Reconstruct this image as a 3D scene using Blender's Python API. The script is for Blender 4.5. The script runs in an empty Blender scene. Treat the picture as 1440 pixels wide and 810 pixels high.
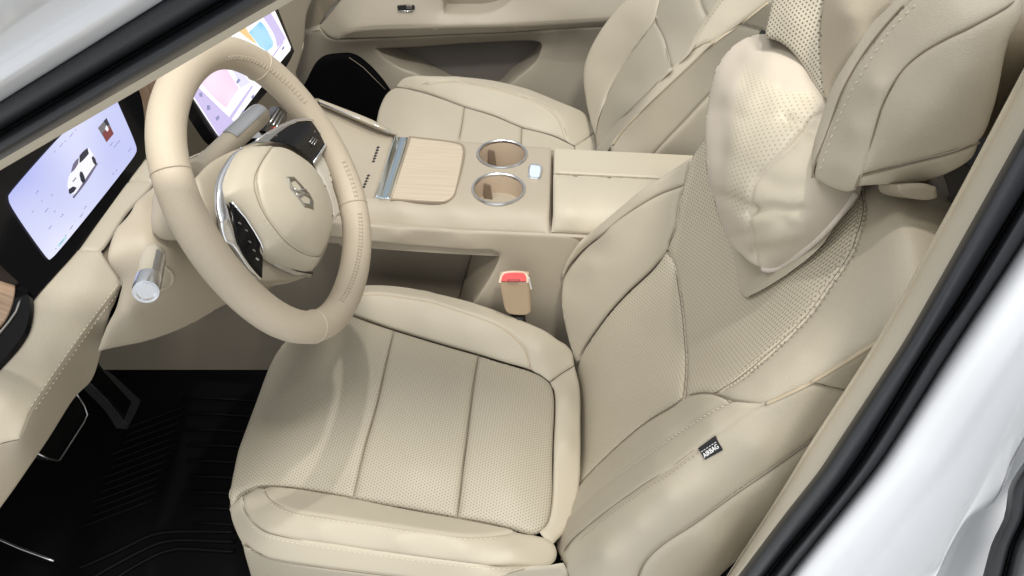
import bpy, bmesh, math, random
import numpy as np
from math import radians, sin, cos, pi
from mathutils import Vector, Matrix
from mathutils.geometry import delaunay_2d_cdt
from mathutils.bvhtree import BVHTree
random.seed(4); rng = np.random.default_rng(4)
SC = bpy.context.scene; COL = SC.collection

# ------------------------------------------------------------------ camera
FPX, PITCH, YAW, CZ = 1090.0, 43.1, 3.5, 1.45
cam = bpy.data.cameras.new('camera'); camo = bpy.data.objects.new('camera', cam); COL.objects.link(camo)
camo.location = (0, 0, CZ); camo.rotation_euler = (radians(90 - PITCH), 0, radians(YAW))
cam.sensor_width = 36; cam.lens = FPX / 1440 * 36; cam.clip_start = .02; cam.clip_end = 200
SC.camera = camo
# ------------------------------------------------------------------ hall light
W = bpy.data.worlds.new('World'); SC.world = W; W.use_nodes = True
nt = W.node_tree; bg = nt.nodes['Background']
# the hall: brightest on the open door side and overhead, dimmer ahead of the car
tc = nt.nodes.new('ShaderNodeTexCoord'); sx = nt.nodes.new('ShaderNodeSeparateXYZ'); nt.links.new(tc.outputs['Generated'], sx.inputs[0])
def wm(op, a, b):
    n = nt.nodes.new('ShaderNodeMath'); n.operation = op
    for i, v in enumerate((a, b)):
        if isinstance(v, (int, float)): n.inputs[i].default_value = v
        else: nt.links.new(v, n.inputs[i])
    return n.outputs[0]
def lobe(axis, sign, k): return wm('MULTIPLY', wm('MAXIMUM', wm('MULTIPLY', sx.outputs[axis], sign), 0.0), k)
HALL = (.34, 1.08, .44, -.06)    # base, door side, overhead, ahead
st_ = wm('ADD', wm('ADD', HALL[0], lobe('Y', -1, HALL[1])), wm('ADD', lobe('Z', 1, HALL[2]), lobe('X', -1, HALL[3])))
bg.inputs[0].default_value = (.97, .985, 1, 1); nt.links.new(st_, bg.inputs[1])

def lamp(name, loc, target, power, size, color, size_y=None):
    l = bpy.data.lights.new(name, 'AREA'); l.energy = power; l.size = size; l.color = color
    if size_y: l.shape = 'RECTANGLE'; l.size_y = size_y
    else: l.shape = 'DISK'
    o = bpy.data.objects.new(name, l); COL.objects.link(o); o.location = loc
    o.rotation_euler = (Vector(target) - Vector(loc)).to_track_quat('-Z', 'Y').to_euler(); return o
lamp('hall_spot_above', (.18, .64, 3.6), (-.1, .7, .6), 24, .07, (1, .97, .93))
lamp('hall_spot_side', (.42, -.30, 3.2), (.1, .42, .7), 50, .35, (1, .97, .91))
lamp('front_fill_lamp', (-1.3, .25, 3.3), (.15, .6, .8), 22, .9, (1, .98, .94))  # added fill lamp to brighten the seat back
SC.view_settings.view_transform = 'Standard'; SC.view_settings.look = 'None'
SC.view_settings.exposure = 0; SC.view_settings.gamma = 1
SC.cycles.max_bounces = 8; SC.cycles.use_denoising = True

# ------------------------------------------------------------------ photo rays -> points in the car
_p, _q = radians(PITCH), radians(YAW)
CF = np.array([-sin(_q) * cos(_p), cos(_q) * cos(_p), -sin(_p)]); CR = np.array([cos(_q), sin(_q), 0.0]); CU = np.cross(CR, CF)
CO = np.array([0, 0, CZ])
WT = .4564; WC = np.array([-.3026, .68, .9511])
BA = radians(23)
PLANES = {  # normal, point: x rearward, y towards the passenger, z up (metres)
    'c': ((.05, 0, 1), (-.2, 0, .545)),                 # seat cushions
    'b': ((-cos(BA), 0, sin(BA)), (.085, 0, .55)),      # seat backs
    'w': ((cos(WT), 0, sin(WT)), tuple(WC)),            # steering wheel
    's': ((cos(.18), 0, sin(.18)), (-.56, 0, .85)),     # driver display
    't': ((cos(.18), 0, sin(.18)), (-.5, 0, .8)),       # touchscreen
    'l': ((.53, 0, .85), (-.5, 0, .81)),                # dashboard ledge
    'f': ((1, 0, -.3), (-.505, 0, .81)),                # dashboard fascia
    'k': ((.96, -.22, .0), (-.45, .62, .85)),           # column shroud
    'h': ((-1, 0, .25), (.225, 0, 1.1)),                # headrest face
    'x': ((1, 0, 0), (0, 0, 0)), 'y': ((0, 1, 0), (0, 0, 0)), 'z': ((0, 0, 1), (0, 0, 0)),
}
PLN = {k: (np.array(n, float) / np.linalg.norm(n), np.array(c, float)) for k, (n, c) in PLANES.items()}
def rayd(u, v): return CF + CR * ((u - 720) / FPX) + CU * ((405 - v) / FPX)
# rounded forms: seat backs with side bolsters, headrest and pillow
def sst(x): x = np.clip(x, 0, 1); return x * x * (3 - 2 * x)
def back_form(yc, nr):
    def f(X, o):
        q = X - np.array([.085, 0, .55]); n = -q[..., 0] * cos(BA) + q[..., 2] * sin(BA); a = q[..., 0] * sin(BA) + q[..., 2] * cos(BA); w = np.abs(X[..., 1] - yc)
        h = .022 + .055 * (1 - sst((a - .26) / .30)) - .02 * sst((.03 - a) / .1)
        t = np.clip((w - .215) / .05, 0, 3)
        near_ = X[..., 1] < yc
        s = np.where(near_, nr * h * sst((w - .03) / .20), h * sst((w - .11) / .105)) - np.where(t < .9, .05 * (1 - np.sqrt(np.maximum(1 - t * t, 0.0))), .05 * (1 - .436) + (t - .9) * .4)
        return n - s - o
    return f
def blob_form(c, R, tilt, e):
    c = np.array(c); A = np.array([[-cos(tilt), 0, sin(tilt)], [0, 1, 0], [sin(tilt), 0, cos(tilt)]])
    def f(X, o):
        q = (X - c) @ A.T; return ((np.abs(q / (np.array(R) + o)) ** e).sum(-1) ** (1 / e) - 1) * .1
    return f
FORMS = {'B': back_form(.69, .65), 'Q': back_form(1.42, .42), 'H': blob_form((.31, .645, 1.165), (.065, .13, .10), radians(14), 3.2), 'O': blob_form((.245, .715, 1.0), (.075, .15, .09), radians(23), 2.3)}
TS = np.linspace(.35, 2.4, 420)
def march(f, u, v, o):
    d = rayd(u, v); F = f(CO + TS[:, None] * d, o); neg = np.where(F < 0)[0]
    if len(neg) == 0 or neg[0] == 0: return TS[np.argmin(F)]
    a, b = TS[neg[0] - 1], TS[neg[0]]
    for _ in range(24):
        m = (a + b) / 2
        if f(CO + m * d, o) < 0: b = m
        else: a = m
    return (a + b) / 2
def depth(u, v, s):
    k = s[0]; o = float(s[1:]) if len(s) > 1 else 0.0
    if k == 'd': return o
    if k in FORMS: return march(FORMS[k], u, v, o)
    n, c = PLN[k]; return (n @ (c + n * o) - n @ CO) / (n @ rayd(u, v))
def P(u, v, s): return CO + rayd(u, v) * depth(u, v, s)
def px(p):
    d = np.asarray(p) - CO; w = d @ CF; return np.stack([720 + FPX * (d @ CR) / w, 405 - FPX * (d @ CU) / w], -1)
def pts(s, spec='z.5'):
    """'u,v u,v,c.02 ...' -> list of (u, v, spec)"""
    out = []
    for w in s.split():
        a = w.split(','); out.append((float(a[0]), float(a[1]), a[2] if len(a) > 2 else spec))
    return out
def at(line, spec): return [(a, b, spec) for a, b, *_ in line]

def smooth(line, closed, step, corner=50):
    """Catmull-Rom through (u, v, 1/depth), kept sharp where the outline turns hard"""
    q = np.array([(u, v, 1 / depth(u, v, s)) for u, v, s in line]); n = len(q)
    sharp = np.zeros(n, bool)
    for i in range(n):
        if not closed and i in (0, n - 1): sharp[i] = True; continue
        a = q[i, :2] - q[i - 1, :2]; b = q[(i + 1) % n, :2] - q[i, :2]
        ca = (a @ b) / (np.linalg.norm(a) * np.linalg.norm(b) + 1e-9)
        sharp[i] = ca < cos(radians(corner))
    out = []
    for i in range(n if closed else n - 1):
        p1, p2 = q[i], q[(i + 1) % n]
        p0 = q[i - 1] if not sharp[i] else 2 * p1 - p2
        p3 = q[(i + 2) % n] if not sharp[(i + 1) % n] else 2 * p2 - p1
        L = np.linalg.norm(p2[:2] - p1[:2]); m = max(1, int(round(L / step)))
        t0 = 0; t1 = max(np.linalg.norm(p1[:2] - p0[:2]), 1e-3) ** .5; t2 = t1 + max(L, 1e-3) ** .5; t3 = t2 + max(np.linalg.norm(p3[:2] - p2[:2]), 1e-3) ** .5
        for j in range(m):
            t = t1 + (t2 - t1) * j / m
            A1 = (t1 - t) / (t1 - t0) * p0 + (t - t0) / (t1 - t0) * p1; A2 = (t2 - t) / (t2 - t1) * p1 + (t - t1) / (t2 - t1) * p2
            A3 = (t3 - t) / (t3 - t2) * p2 + (t - t2) / (t3 - t2) * p3
            B1 = (t2 - t) / (t2 - t0) * A1 + (t - t0) / (t2 - t0) * A2; B2 = (t3 - t) / (t3 - t1) * A2 + (t - t1) / (t3 - t1) * A3
            out.append((t2 - t) / (t2 - t1) * B1 + (t - t1) / (t2 - t1) * B2)
    if not closed: out.append(q[-1])
    return np.array(out)

def inside(poly, p):
    x, y = p[:, 0], p[:, 1]; r = np.zeros(len(p), bool); n = len(poly); j = n - 1
    for i in range(n):
        xi, yi = poly[i]; xj, yj = poly[j]
        if yi != yj: r ^= ((yi > y) != (yj > y)) & (x < (xj - xi) * (y - yi) / (yj - yi) + xi)
        j = i
    return r
def seg_dist(p, A, B):
    """distance of points p to the nearest of segments A-B, any dimension"""
    out = np.full(len(p), 1e9); d = B - A; dd = (d * d).sum(1) + 1e-12
    for k in range(0, len(p), 1500):
        w = p[k:k + 1500, None, :] - A[None]; t = np.clip((w * d[None]).sum(2) / dd, 0, 1)
        out[k:k + 1500] = np.sqrt(((w - t[..., None] * d[None]) ** 2).sum(2)).min(1)
    return out

# ------------------------------------------------------------------ objects
ROOTLOC = {}
def tag(o, label=None, cat=None, group=None, kind=None):
    if label: o['label'] = label
    if cat: o['category'] = cat
    if group: o['group'] = group
    if kind: o['kind'] = kind
    return o
def thing(name, loc, label, cat, group=None):
    o = bpy.data.objects.new(name, None); COL.objects.link(o); o.location = loc; o.empty_display_size = .05
    ROOTLOC[o.name] = np.array(loc, float); return tag(o, label, cat, group)
SURF = {}
def build(name, V, Fs, mat, parent=None, uv=None, shade=True, sharp=None):
    V = np.asarray(V, float); base = ROOTLOC.get(parent.name, np.zeros(3)) if parent else np.zeros(3)
    me = bpy.data.meshes.new(name); me.from_pydata([tuple(p) for p in (V - base)], [], [tuple(int(i) for i in f) for f in Fs])
    me.materials.append(mat)
    if shade: me.polygons.foreach_set('use_smooth', [True] * len(me.polygons))
    if uv is not None:
        l = me.uv_layers.new(name='UVMap'); idx = np.zeros(len(me.loops), int); me.loops.foreach_get('vertex_index', idx)
        l.data.foreach_set('uv', np.asarray(uv, float)[idx].ravel())
    me.validate(); me.update()
    o = bpy.data.objects.new(name, me); COL.objects.link(o)
    if parent: o.parent = parent; ROOTLOC[o.name] = base
    SURF[o.name] = (V, [tuple(int(i) for i in f) for f in Fs]); return o
def bvh(objs):
    V = []; Fs = []; k = 0
    for o in objs:
        v, f = SURF[o.name]; V += [tuple(p) for p in v]; Fs += [tuple(i + k for i in g) for g in f]; k += len(v)
    return BVHTree.FromPolygons(V, Fs)
def onto(tree, u, v):
    d = Vector(rayd(u, v)).normalized(); h, n, i, t = tree.ray_cast(Vector(CO), d)
    if h is None: return None
    if n.dot(d) > 0: n = -n
    return np.array(h), np.array(n)

def panel(name, outline, mat, parent, r=.012, dep=.005, bulge=0., sp=6, ctrl=(), skirt=.03, holes=(), creases=(), uax=(1, 0, 0), corner=50, noise=0., smth=.02, blur=1.5):
    """upholstered or moulded panel: outline traced in the photo, every point at its own distance;
    the face is a smooth surface through them, rolled over along its border and given a skirt"""
    loops = [smooth(outline, True, sp * .8, corner)] + [smooth(h, True, sp * .5, corner) for h in holes]
    allq = np.concatenate(loops); mu = allq[:, :2].mean(0)
    fit = np.linalg.lstsq(np.concatenate([np.ones((len(allq), 1)), (allq[:, :2] - mu) / 100], 1), allq[:, 2], rcond=None)[0]
    for l in loops:      # the border runs smoothly in depth
        base = fit[0] + (l[:, :2] - mu) / 100 @ fit[1:]; dv = l[:, 2] - base; kk = np.arange(-12, 13); w = np.exp(-.5 * (kk / blur) ** 2); w /= w.sum()
        l[:, 2] = base + sum(wi * np.roll(dv, ki) for wi, ki in zip(w, kk))
    polys = [l[:, :2] for l in loops]
    A2 = np.concatenate(polys); B2 = np.concatenate([np.roll(q, -1, 0) for q in polys])
    ctl = np.concatenate(loops); st = max(1, len(ctl) // 170); ctl = ctl[::st]
    if len(ctrl): ctl = np.concatenate([ctl, [(u, v, 1 / depth(u, v, s)) for u, v, s in ctrl]])
    mid = ctl[:, :2].mean(0); sc = 100.
    c2 = (ctl[:, :2] - mid) / sc; n = len(c2)
    def U(d): return d * d * np.log(d + 1e-9)
    K = U(np.linalg.norm(c2[:, None] - c2[None], axis=2)) + np.eye(n) * smth
    T = np.concatenate([np.ones((n, 1)), c2], 1)
    M = np.block([[K, T], [T.T, np.zeros((3, 3))]])
    sol = np.linalg.lstsq(M, np.concatenate([ctl[:, 2], np.zeros(3)]), rcond=None)[0]
    def inv(p):
        q = (p - mid) / sc; o = np.zeros(len(q))
        for k in range(0, len(q), 2000):
            s = q[k:k + 2000]; o[k:k + 2000] = U(np.linalg.norm(s[:, None] - c2[None], axis=2)) @ sol[:n] + np.concatenate([np.ones((len(s), 1)), s], 1) @ sol[n:]
        return o
    lo, hi = polys[0].min(0), polys[0].max(0)
    gx = np.arange(lo[0], hi[0] + sp, sp); gy = np.arange(lo[1], hi[1] + sp, sp * .87)
    G = np.array([(x + (sp / 2 if j % 2 else 0), y) for j, y in enumerate(gy) for x in gx])
    dm = float(np.mean(1 / ctl[:, 2])); pm = FPX / dm
    ringd = [k * r * pm for k in (.12, .3, .6, 1.0) if k * r * pm > 1.1] if r > 0 else []
    extra = []
    for l in polys:
        tg = np.roll(l, -1, 0) - np.roll(l, 1, 0); tg /= np.linalg.norm(tg, axis=1)[:, None] + 1e-9
        nn = np.stack([-tg[:, 1], tg[:, 0]], 1)
        for d in ringd:
            for sg in (1, -1): extra.append(('r', d, l + nn * d * sg))
    cl = []
    for cp, wid, dp in creases:
        cc = smooth([(a, b, 'd1') for a, b, *_ in cp], False, 3)[:, :2]; cl.append((cc, wid, dp))
        tg = np.gradient(cc, axis=0); tg /= np.linalg.norm(tg, axis=1)[:, None] + 1e-9; nn = np.stack([-tg[:, 1], tg[:, 0]], 1)
        for k in (0, .5, -.5, 1, -1, 1.8, -1.8): extra.append(('c', 0, cc + nn * k * wid * pm))
    def ok(p):
        m = inside(polys[0], p)
        for h in polys[1:]: m &= ~inside(h, p)
        return m
    pool = []
    for kind, d, e in extra:
        e = e[ok(e)]
        if len(e):
            dd = seg_dist(e, A2, B2); e = e[dd > max(.8 * d, .6)]; pool.append(e)
    ex = np.concatenate(pool) if pool else np.zeros((0, 2))
    if len(ex):      # thin the extras
        key = np.unique(np.round(ex / 1.2).astype(int), axis=0, return_index=True)[1]; ex = ex[key]
    G = G[ok(G)]
    if len(G): G = G[seg_dist(G, A2, B2) > (1.15 * ringd[-1] if ringd else sp * .5)]
    if len(ex) and len(G):
        far = np.ones(len(G), bool)
        for k in range(0, len(G), 1000): far[k:k + 1000] = np.linalg.norm(G[k:k + 1000, None] - ex[None], axis=2).min(1) > sp * .55
        G = G[far]
    bnd = np.concatenate(polys); allp = np.concatenate([bnd, ex, G])
    edges = []; k = 0
    for l in polys: edges += [(k + i, k + (i + 1) % len(l)) for i in range(len(l))]; k += len(l)
    vo, eo, fo, ov, oe, of = delaunay_2d_cdt([Vector(p) for p in allp], edges, [], 0, 1e-4)
    vp = np.array([tuple(v) for v in vo]); tri = np.array([f for f in fo if len(f) == 3])
    tri = tri[ok(vp[tri].mean(1))]
    used = np.unique(tri); rem = -np.ones(len(vp), int); rem[used] = np.arange(len(used)); vp = vp[used]; tri = rem[tri]
    iv = inv(vp); t = 1 / np.maximum(iv, 1e-3)
    ray = CF[None] + CR[None] * ((vp[:, :1] - 720) / FPX) + CU[None] * ((405 - vp[:, 1:]) / FPX)
    X = CO[None] + ray * t[:, None]
    def normals(X):
        fn = np.cross(X[tri[:, 1]] - X[tri[:, 0]], X[tri[:, 2]] - X[tri[:, 0]]); N = np.zeros_like(X)
        for i in range(3): np.add.at(N, tri[:, i], fn)
        N /= np.linalg.norm(N, axis=1)[:, None] + 1e-15
        return N * np.where((N * (CO[None] - X)).sum(1) < 0, -1, 1)[:, None]
    N = normals(X)
    a3, b3 = [], []
    for l in loops:
        q = CO[None] + (CF[None] + CR[None] * ((l[:, :1] - 720) / FPX) + CU[None] * ((405 - l[:, 1:2]) / FPX)) / l[:, 2:3]; a3.append(q); b3.append(np.roll(q, -1, 0))
    D = seg_dist(X, np.concatenate(a3), np.concatenate(b3))
    off = np.zeros(len(X))
    if r > 0:
        s = np.clip(1 - D / r, 0, 1); off -= dep * (1 - np.sqrt(np.maximum(0, 1 - s * s)))
    if bulge: off += bulge * (1 - (1 - np.clip(D / D.max(), 0, 1)) ** 2)
    for cc, wid, dp in cl:
        dd = seg_dist(vp, cc[:-1], cc[1:]) / (FPX / t); off -= dp * np.exp(-(dd / wid) ** 2)
    if noise:
        for k in range(5):
            w = rng.normal(size=3) * (18 + 16 * k); off += noise / (1 + k) * np.sin(X @ w + rng.random() * 6)
    X = X + N * off[:, None]; N = normals(X)
    if len(tri):     # outward winding
        fn = np.cross(X[tri[:, 1]] - X[tri[:, 0]], X[tri[:, 2]] - X[tri[:, 0]]); flip = (fn * N[tri[:, 0]]).sum(1) < 0; tri[flip] = tri[flip][:, ::-1]
    mn = N.mean(0); mn /= np.linalg.norm(mn)
    ua = np.array(uax, float); ua -= mn * (ua @ mn); ua /= np.linalg.norm(ua); va = np.cross(mn, ua)
    uv = np.stack([X @ ua, X @ va], 1); faces = [tuple(f) for f in tri]
    if skirt is not None:
        from collections import Counter
        cnt = {}
        for f in faces:
            for i in range(3):
                e = (f[i], f[(i + 1) % 3]); cnt[(min(e), max(e))] = e if (min(e), max(e)) not in cnt else None
        be = [e for e in cnt.values() if e]; ids = sorted({i for e in be for i in e}); m1 = {i: len(X) + k for k, i in enumerate(ids)}; m2 = {i: len(X) + len(ids) + k for k, i in enumerate(ids)}
        rr0 = X[ids] - CO; vec = rr0 / np.linalg.norm(rr0, axis=1)[:, None] * skirt if np.isscalar(skirt) else np.array(skirt, float)
        if np.isscalar(skirt):      # tuck the skirt in under the face
            cen = X[tri].mean(1); acc = np.zeros_like(X); c_ = np.zeros(len(X))
            for i in range(3): np.add.at(acc, tri[:, i], cen); np.add.at(c_, tri[:, i], 1)
            inn = acc[ids] / np.maximum(c_[ids], 1)[:, None] - X[ids]; inn /= np.linalg.norm(inn, axis=1)[:, None] + 1e-9; vec = vec + inn * min(.004, skirt * .15)
        top = X[ids]; X = np.concatenate([X, top, top + vec]); uv = np.concatenate([uv, uv[ids], uv[ids]])
        faces += [(m1[b], m1[a], m2[a], m2[b]) for a, b in be]
    return build(name, X, faces, mat, parent, uv)

def loft(name, lines, mat, parent=None, step=14, cross=5, closed=False):
    """smooth skin across several long edges (a moulded bar)"""
    n = max(int(np.hypot(l[-1][0] - l[0][0], l[-1][1] - l[0][1]) / step) for l in lines) + 2
    R = []
    for l in lines:
        q = smooth(l, False, 4); s = np.concatenate([[0], np.cumsum(np.hypot(*np.diff(q[:, :2], axis=0).T))]); ss = np.linspace(0, s[-1], n)
        q = np.stack([np.interp(ss, s, q[:, k]) for k in range(3)], 1)
        R.append(CO[None] + (CF[None] + CR[None] * ((q[:, :1] - 720) / FPX) + CU[None] * ((405 - q[:, 1:2]) / FPX)) / q[:, 2:3])
    R = np.array(R); rows = []
    for i in range(len(R) - 1):
        p0, p1, p2, p3 = R[max(i - 1, 0)], R[i], R[i + 1], R[min(i + 2, len(R) - 1)]
        for j in range(cross):
            t = j / cross; rows.append(.5 * (2 * p1 + (p2 - p0) * t + (2 * p0 - 5 * p1 + 4 * p2 - p3) * t * t + (3 * p1 - p0 - 3 * p2 + p3) * t ** 3))
    rows.append(R[-1]); rows = np.array(rows); m = len(rows)
    Fs = [(i * n + j, i * n + j + 1, (i + 1) * n + j + 1, (i + 1) * n + j) for i in range(m - 1) for j in range(n - 1)]
    V = rows.reshape(-1, 3); fn = np.cross(V[Fs[0][1]] - V[Fs[0][0]], V[Fs[0][2]] - V[Fs[0][0]])
    mid = len(Fs) // 2; f = Fs[mid]; fn = np.cross(V[f[1]] - V[f[0]], V[f[2]] - V[f[0]])
    if fn @ (CO - V[f[0]]) < 0: Fs = [g[::-1] for g in Fs]
    return build(name, V, Fs, mat, parent, V[:, [0, 2]])

def frame_of(d):
    d = np.array(d, float); d /= np.linalg.norm(d); a = np.array([0, 0, 1.]) if abs(d[2]) < .9 else np.array([1., 0, 0])
    x = np.cross(a, d); x /= np.linalg.norm(x); return x, np.cross(d, x), d
def tube_geo(path, rad, seg=8, closed=False, caps=True):
    path = np.asarray(path, float); n = len(path); rads = np.full(n, rad) if np.isscalar(rad) else np.asarray(rad)
    tg = (np.roll(path, -1, 0) - np.roll(path, 1, 0)) if closed else np.gradient(path, axis=0)
    V = []; x, y, d = frame_of(tg[0])
    for i in range(n):
        d = tg[i] / (np.linalg.norm(tg[i]) + 1e-12); x = x - d * (x @ d); x /= np.linalg.norm(x); y = np.cross(d, x)
        for k in range(seg): a = 2 * pi * k / seg; V.append(path[i] + rads[i] * (cos(a) * x + sin(a) * y))
    Fs = []
    for i in range(n if closed else n - 1):
        j = (i + 1) % n
        for k in range(seg): Fs.append((i * seg + k, i * seg + (k + 1) % seg, j * seg + (k + 1) % seg, j * seg + k))
    if caps and not closed: Fs += [tuple(range(seg))[::-1], tuple((n - 1) * seg + k for k in range(seg))]
    return np.array(V), Fs
def tube(name, path, rad, mat, parent=None, seg=8, closed=False):
    V, Fs = tube_geo(path, rad, seg, closed); return build(name, V, Fs, mat, parent, V[:, :2])
def lathe(name, origin, axis, prof, mat, parent=None, seg=40, close=True):
    """prof: (radius, height along axis)"""
    x, y, d = frame_of(axis); V = []; Fs = []
    for rr, hh in prof:
        for k in range(seg): a = 2 * pi * k / seg; V.append(np.array(origin) + d * hh + rr * (cos(a) * x + sin(a) * y))
    for i in range(len(prof) - 1):
        for k in range(seg): Fs.append((i * seg + k, i * seg + (k + 1) % seg, (i + 1) * seg + (k + 1) % seg, (i + 1) * seg + k))
    V = np.array(V); o = build(name, V, Fs, mat, parent, V[:, :2])
    md = o.modifiers.new('edge', 'EDGE_SPLIT'); md.split_angle = radians(38); return o
def slab(name, poly, mat, parent=None, thick=.002, back=True, bev=0., lift=0., uax=(0, 1, 0)):
    """flat plate: polygon of 3D points, thickened away from the camera"""
    Q = np.asarray(poly, float); nrm = np.zeros(3)
    for i in range(len(Q)): nrm += np.cross(Q[i] - Q.mean(0), Q[(i + 1) % len(Q)] - Q.mean(0))
    nrm /= np.linalg.norm(nrm)
    if nrm @ (CO - Q.mean(0)) < 0: nrm = -nrm; Q = Q[::-1]
    Q = Q + nrm * lift; n = len(Q); c = Q.mean(0)
    if bev:
        tg = np.roll(Q, -1, 0) - np.roll(Q, 1, 0); tg /= np.linalg.norm(tg, axis=1)[:, None]; inn = np.cross(nrm, tg)
        V = np.concatenate([Q + inn * bev, Q - nrm * bev, Q - nrm * thick]); rings = 3
    else: V = np.concatenate([Q, Q - nrm * thick]); rings = 2
    Fs = [tuple(range(n))] + [(k * n + (i + 1) % n, k * n + i, (k + 1) * n + i, (k + 1) * n + (i + 1) % n) for k in range(rings - 1) for i in range(n)]
    Fs.append(tuple(range((rings - 1) * n, rings * n))[::-1])
    ua = np.array(uax, float); ua -= nrm * (ua @ nrm); ua /= np.linalg.norm(ua); va = np.cross(nrm, ua)
    return build(name, V, Fs, mat, parent, np.stack([V @ ua, V @ va], 1), shade=False)
def plate(name, line, mat, parent=None, **k):
    q = smooth(line, True, k.pop('step', 5), k.pop('corner', 40))
    pt = [CO + rayd(a, b) / i for a, b, i in q]; return slab(name, pt, mat, parent, **k)
def stitches(name, line, objs, mat, parent, ln=.0042, gap=.0026, rad=.0008, lift=.0004):
    tree = bvh(objs); q = smooth([(a, b, 'd1') for a, b, *_ in line], False, 2)[:, :2]
    hit = [h for h in (onto(tree, a, b) for a, b in q) if h]
    if len(hit) < 8: return None
    dd = np.array([np.linalg.norm(h[0] - CO) for h in hit]); md = np.array([np.median(dd[max(0, i - 8):i + 9]) for i in range(len(dd))])
    hit = [h for h, a, b in zip(hit, dd, md) if abs(a - b) < .005]
    Pp = np.array([h[0] for h in hit]); Nn = np.array([h[1] for h in hit])
    dl = np.linalg.norm(np.diff(Pp, axis=0), axis=1); s = np.concatenate([[0], np.cumsum(np.minimum(dl, .03))]); V = []; Fs = []
    t = gap
    while t + ln < s[-1]:
        a = np.array([np.interp(t, s, Pp[:, k]) for k in range(3)]); b = np.array([np.interp(t + ln, s, Pp[:, k]) for k in range(3)])
        n = np.array([np.interp(t, s, Nn[:, k]) for k in range(3)]); d = (b - a); L = np.linalg.norm(d)
        if 0 < L < 2 * ln:
            d /= L; sd = np.cross(n, d); m = (a + b) / 2 + n * lift; k = len(V)
            V += [a, a * .7 + b * .3 + sd * rad + n * lift, a * .3 + b * .7 + sd * rad + n * lift, b, a * .3 + b * .7 - sd * rad + n * lift, a * .7 + b * .3 - sd * rad + n * lift, a * .7 + b * .3 + n * (lift + rad), a * .3 + b * .7 + n * (lift + rad)]
            Fs += [(k, k + 6, k + 1), (k, k + 5, k + 6), (k + 1, k + 6, k + 7, k + 2), (k + 6, k + 5, k + 4, k + 7), (k + 3, k + 2, k + 7), (k + 3, k + 7, k + 4)]
        t += ln + gap
    if not Fs: return None
    return build(name, np.array(V), Fs, mat, parent)
def cord(name, line, objs, mat, parent, rad=.0012, sink=.0):
    tree = bvh(objs); q = smooth([(a, b, 'd1') for a, b, *_ in line], False, 3)[:, :2]
    hit = [h for h in (onto(tree, a, b) for a, b in q) if h]
    return tube(name, [h[0] - h[1] * sink for h in hit], rad, mat, parent, 6)

def seamline(line, parent, d=.0033, rad=.00055):
    q = smooth(line, False, 4); r_ = CF[None] + CR[None] * ((q[:, :1] - 720) / FPX) + CU[None] * ((405 - q[:, 1:2]) / FPX)
    X = CO[None] + r_ / q[:, 2:3]; X = X + d * r_ / np.linalg.norm(r_, axis=1)[:, None]
    return tube('seam', X, rad, M['seam'], parent, 5)
# ------------------------------------------------------------------ materials
def mat(name, col, rough=.5, metal=0., **k):
    m = bpy.data.materials.new(name); m.use_nodes = True; b = m.node_tree.nodes['Principled BSDF']
    b.inputs['Base Color'].default_value = (*col, 1); b.inputs['Roughness'].default_value = rough; b.inputs['Metallic'].default_value = metal
    for kk, v in k.items():
        if kk in ('bump', 'scale', 'var'): continue
        b.inputs[kk.replace('_', ' ')].default_value = v
    nt = m.node_tree
    if k.get('var') or k.get('bump'):
        t = nt.nodes.new('ShaderNodeTexCoord')
    if k.get('var'):      # faint cloudiness of the hide
        n = nt.nodes.new('ShaderNodeTexNoise'); n.inputs['Scale'].default_value = 9; n.inputs['Detail'].default_value = 6
        nt.links.new(t.outputs['Object'], n.inputs['Vector'])
        mx = nt.nodes.new('ShaderNodeMix'); mx.data_type = 'RGBA'; v = k['var']
        mx.inputs[6].default_value = (*[c * (1 - v) for c in col], 1); mx.inputs[7].default_value = (*[min(1, c * (1 + v)) for c in col], 1)
        nt.links.new(n.outputs['Fac'], mx.inputs[0]); nt.links.new(mx.outputs[2], b.inputs['Base Color'])
    if k.get('bump'):     # grain
        n = nt.nodes.new('ShaderNodeTexVoronoi'); n.inputs['Scale'].default_value = k.get('scale', 700)
        nt.links.new(t.outputs['Object'], n.inputs['Vector'])
        n2 = nt.nodes.new('ShaderNodeTexNoise'); n2.inputs['Scale'].default_value = k.get('scale', 700) * .12; n2.inputs['Detail'].default_value = 4; nt.links.new(t.outputs['Object'], n2.inputs['Vector'])
        ad = nt.nodes.new('ShaderNodeMath'); ad.operation = 'ADD'; nt.links.new(n.outputs['Distance'], ad.inputs[0]); nt.links.new(n2.outputs['Fac'], ad.inputs[1])
        bp = nt.nodes.new('ShaderNodeBump'); bp.inputs['Strength'].default_value = k['bump']; bp.inputs['Distance'].default_value = .0006
        nt.links.new(ad.outputs[0], bp.inputs['Height']); nt.links.new(bp.outputs[0], b.inputs['Normal'])
    return m
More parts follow.
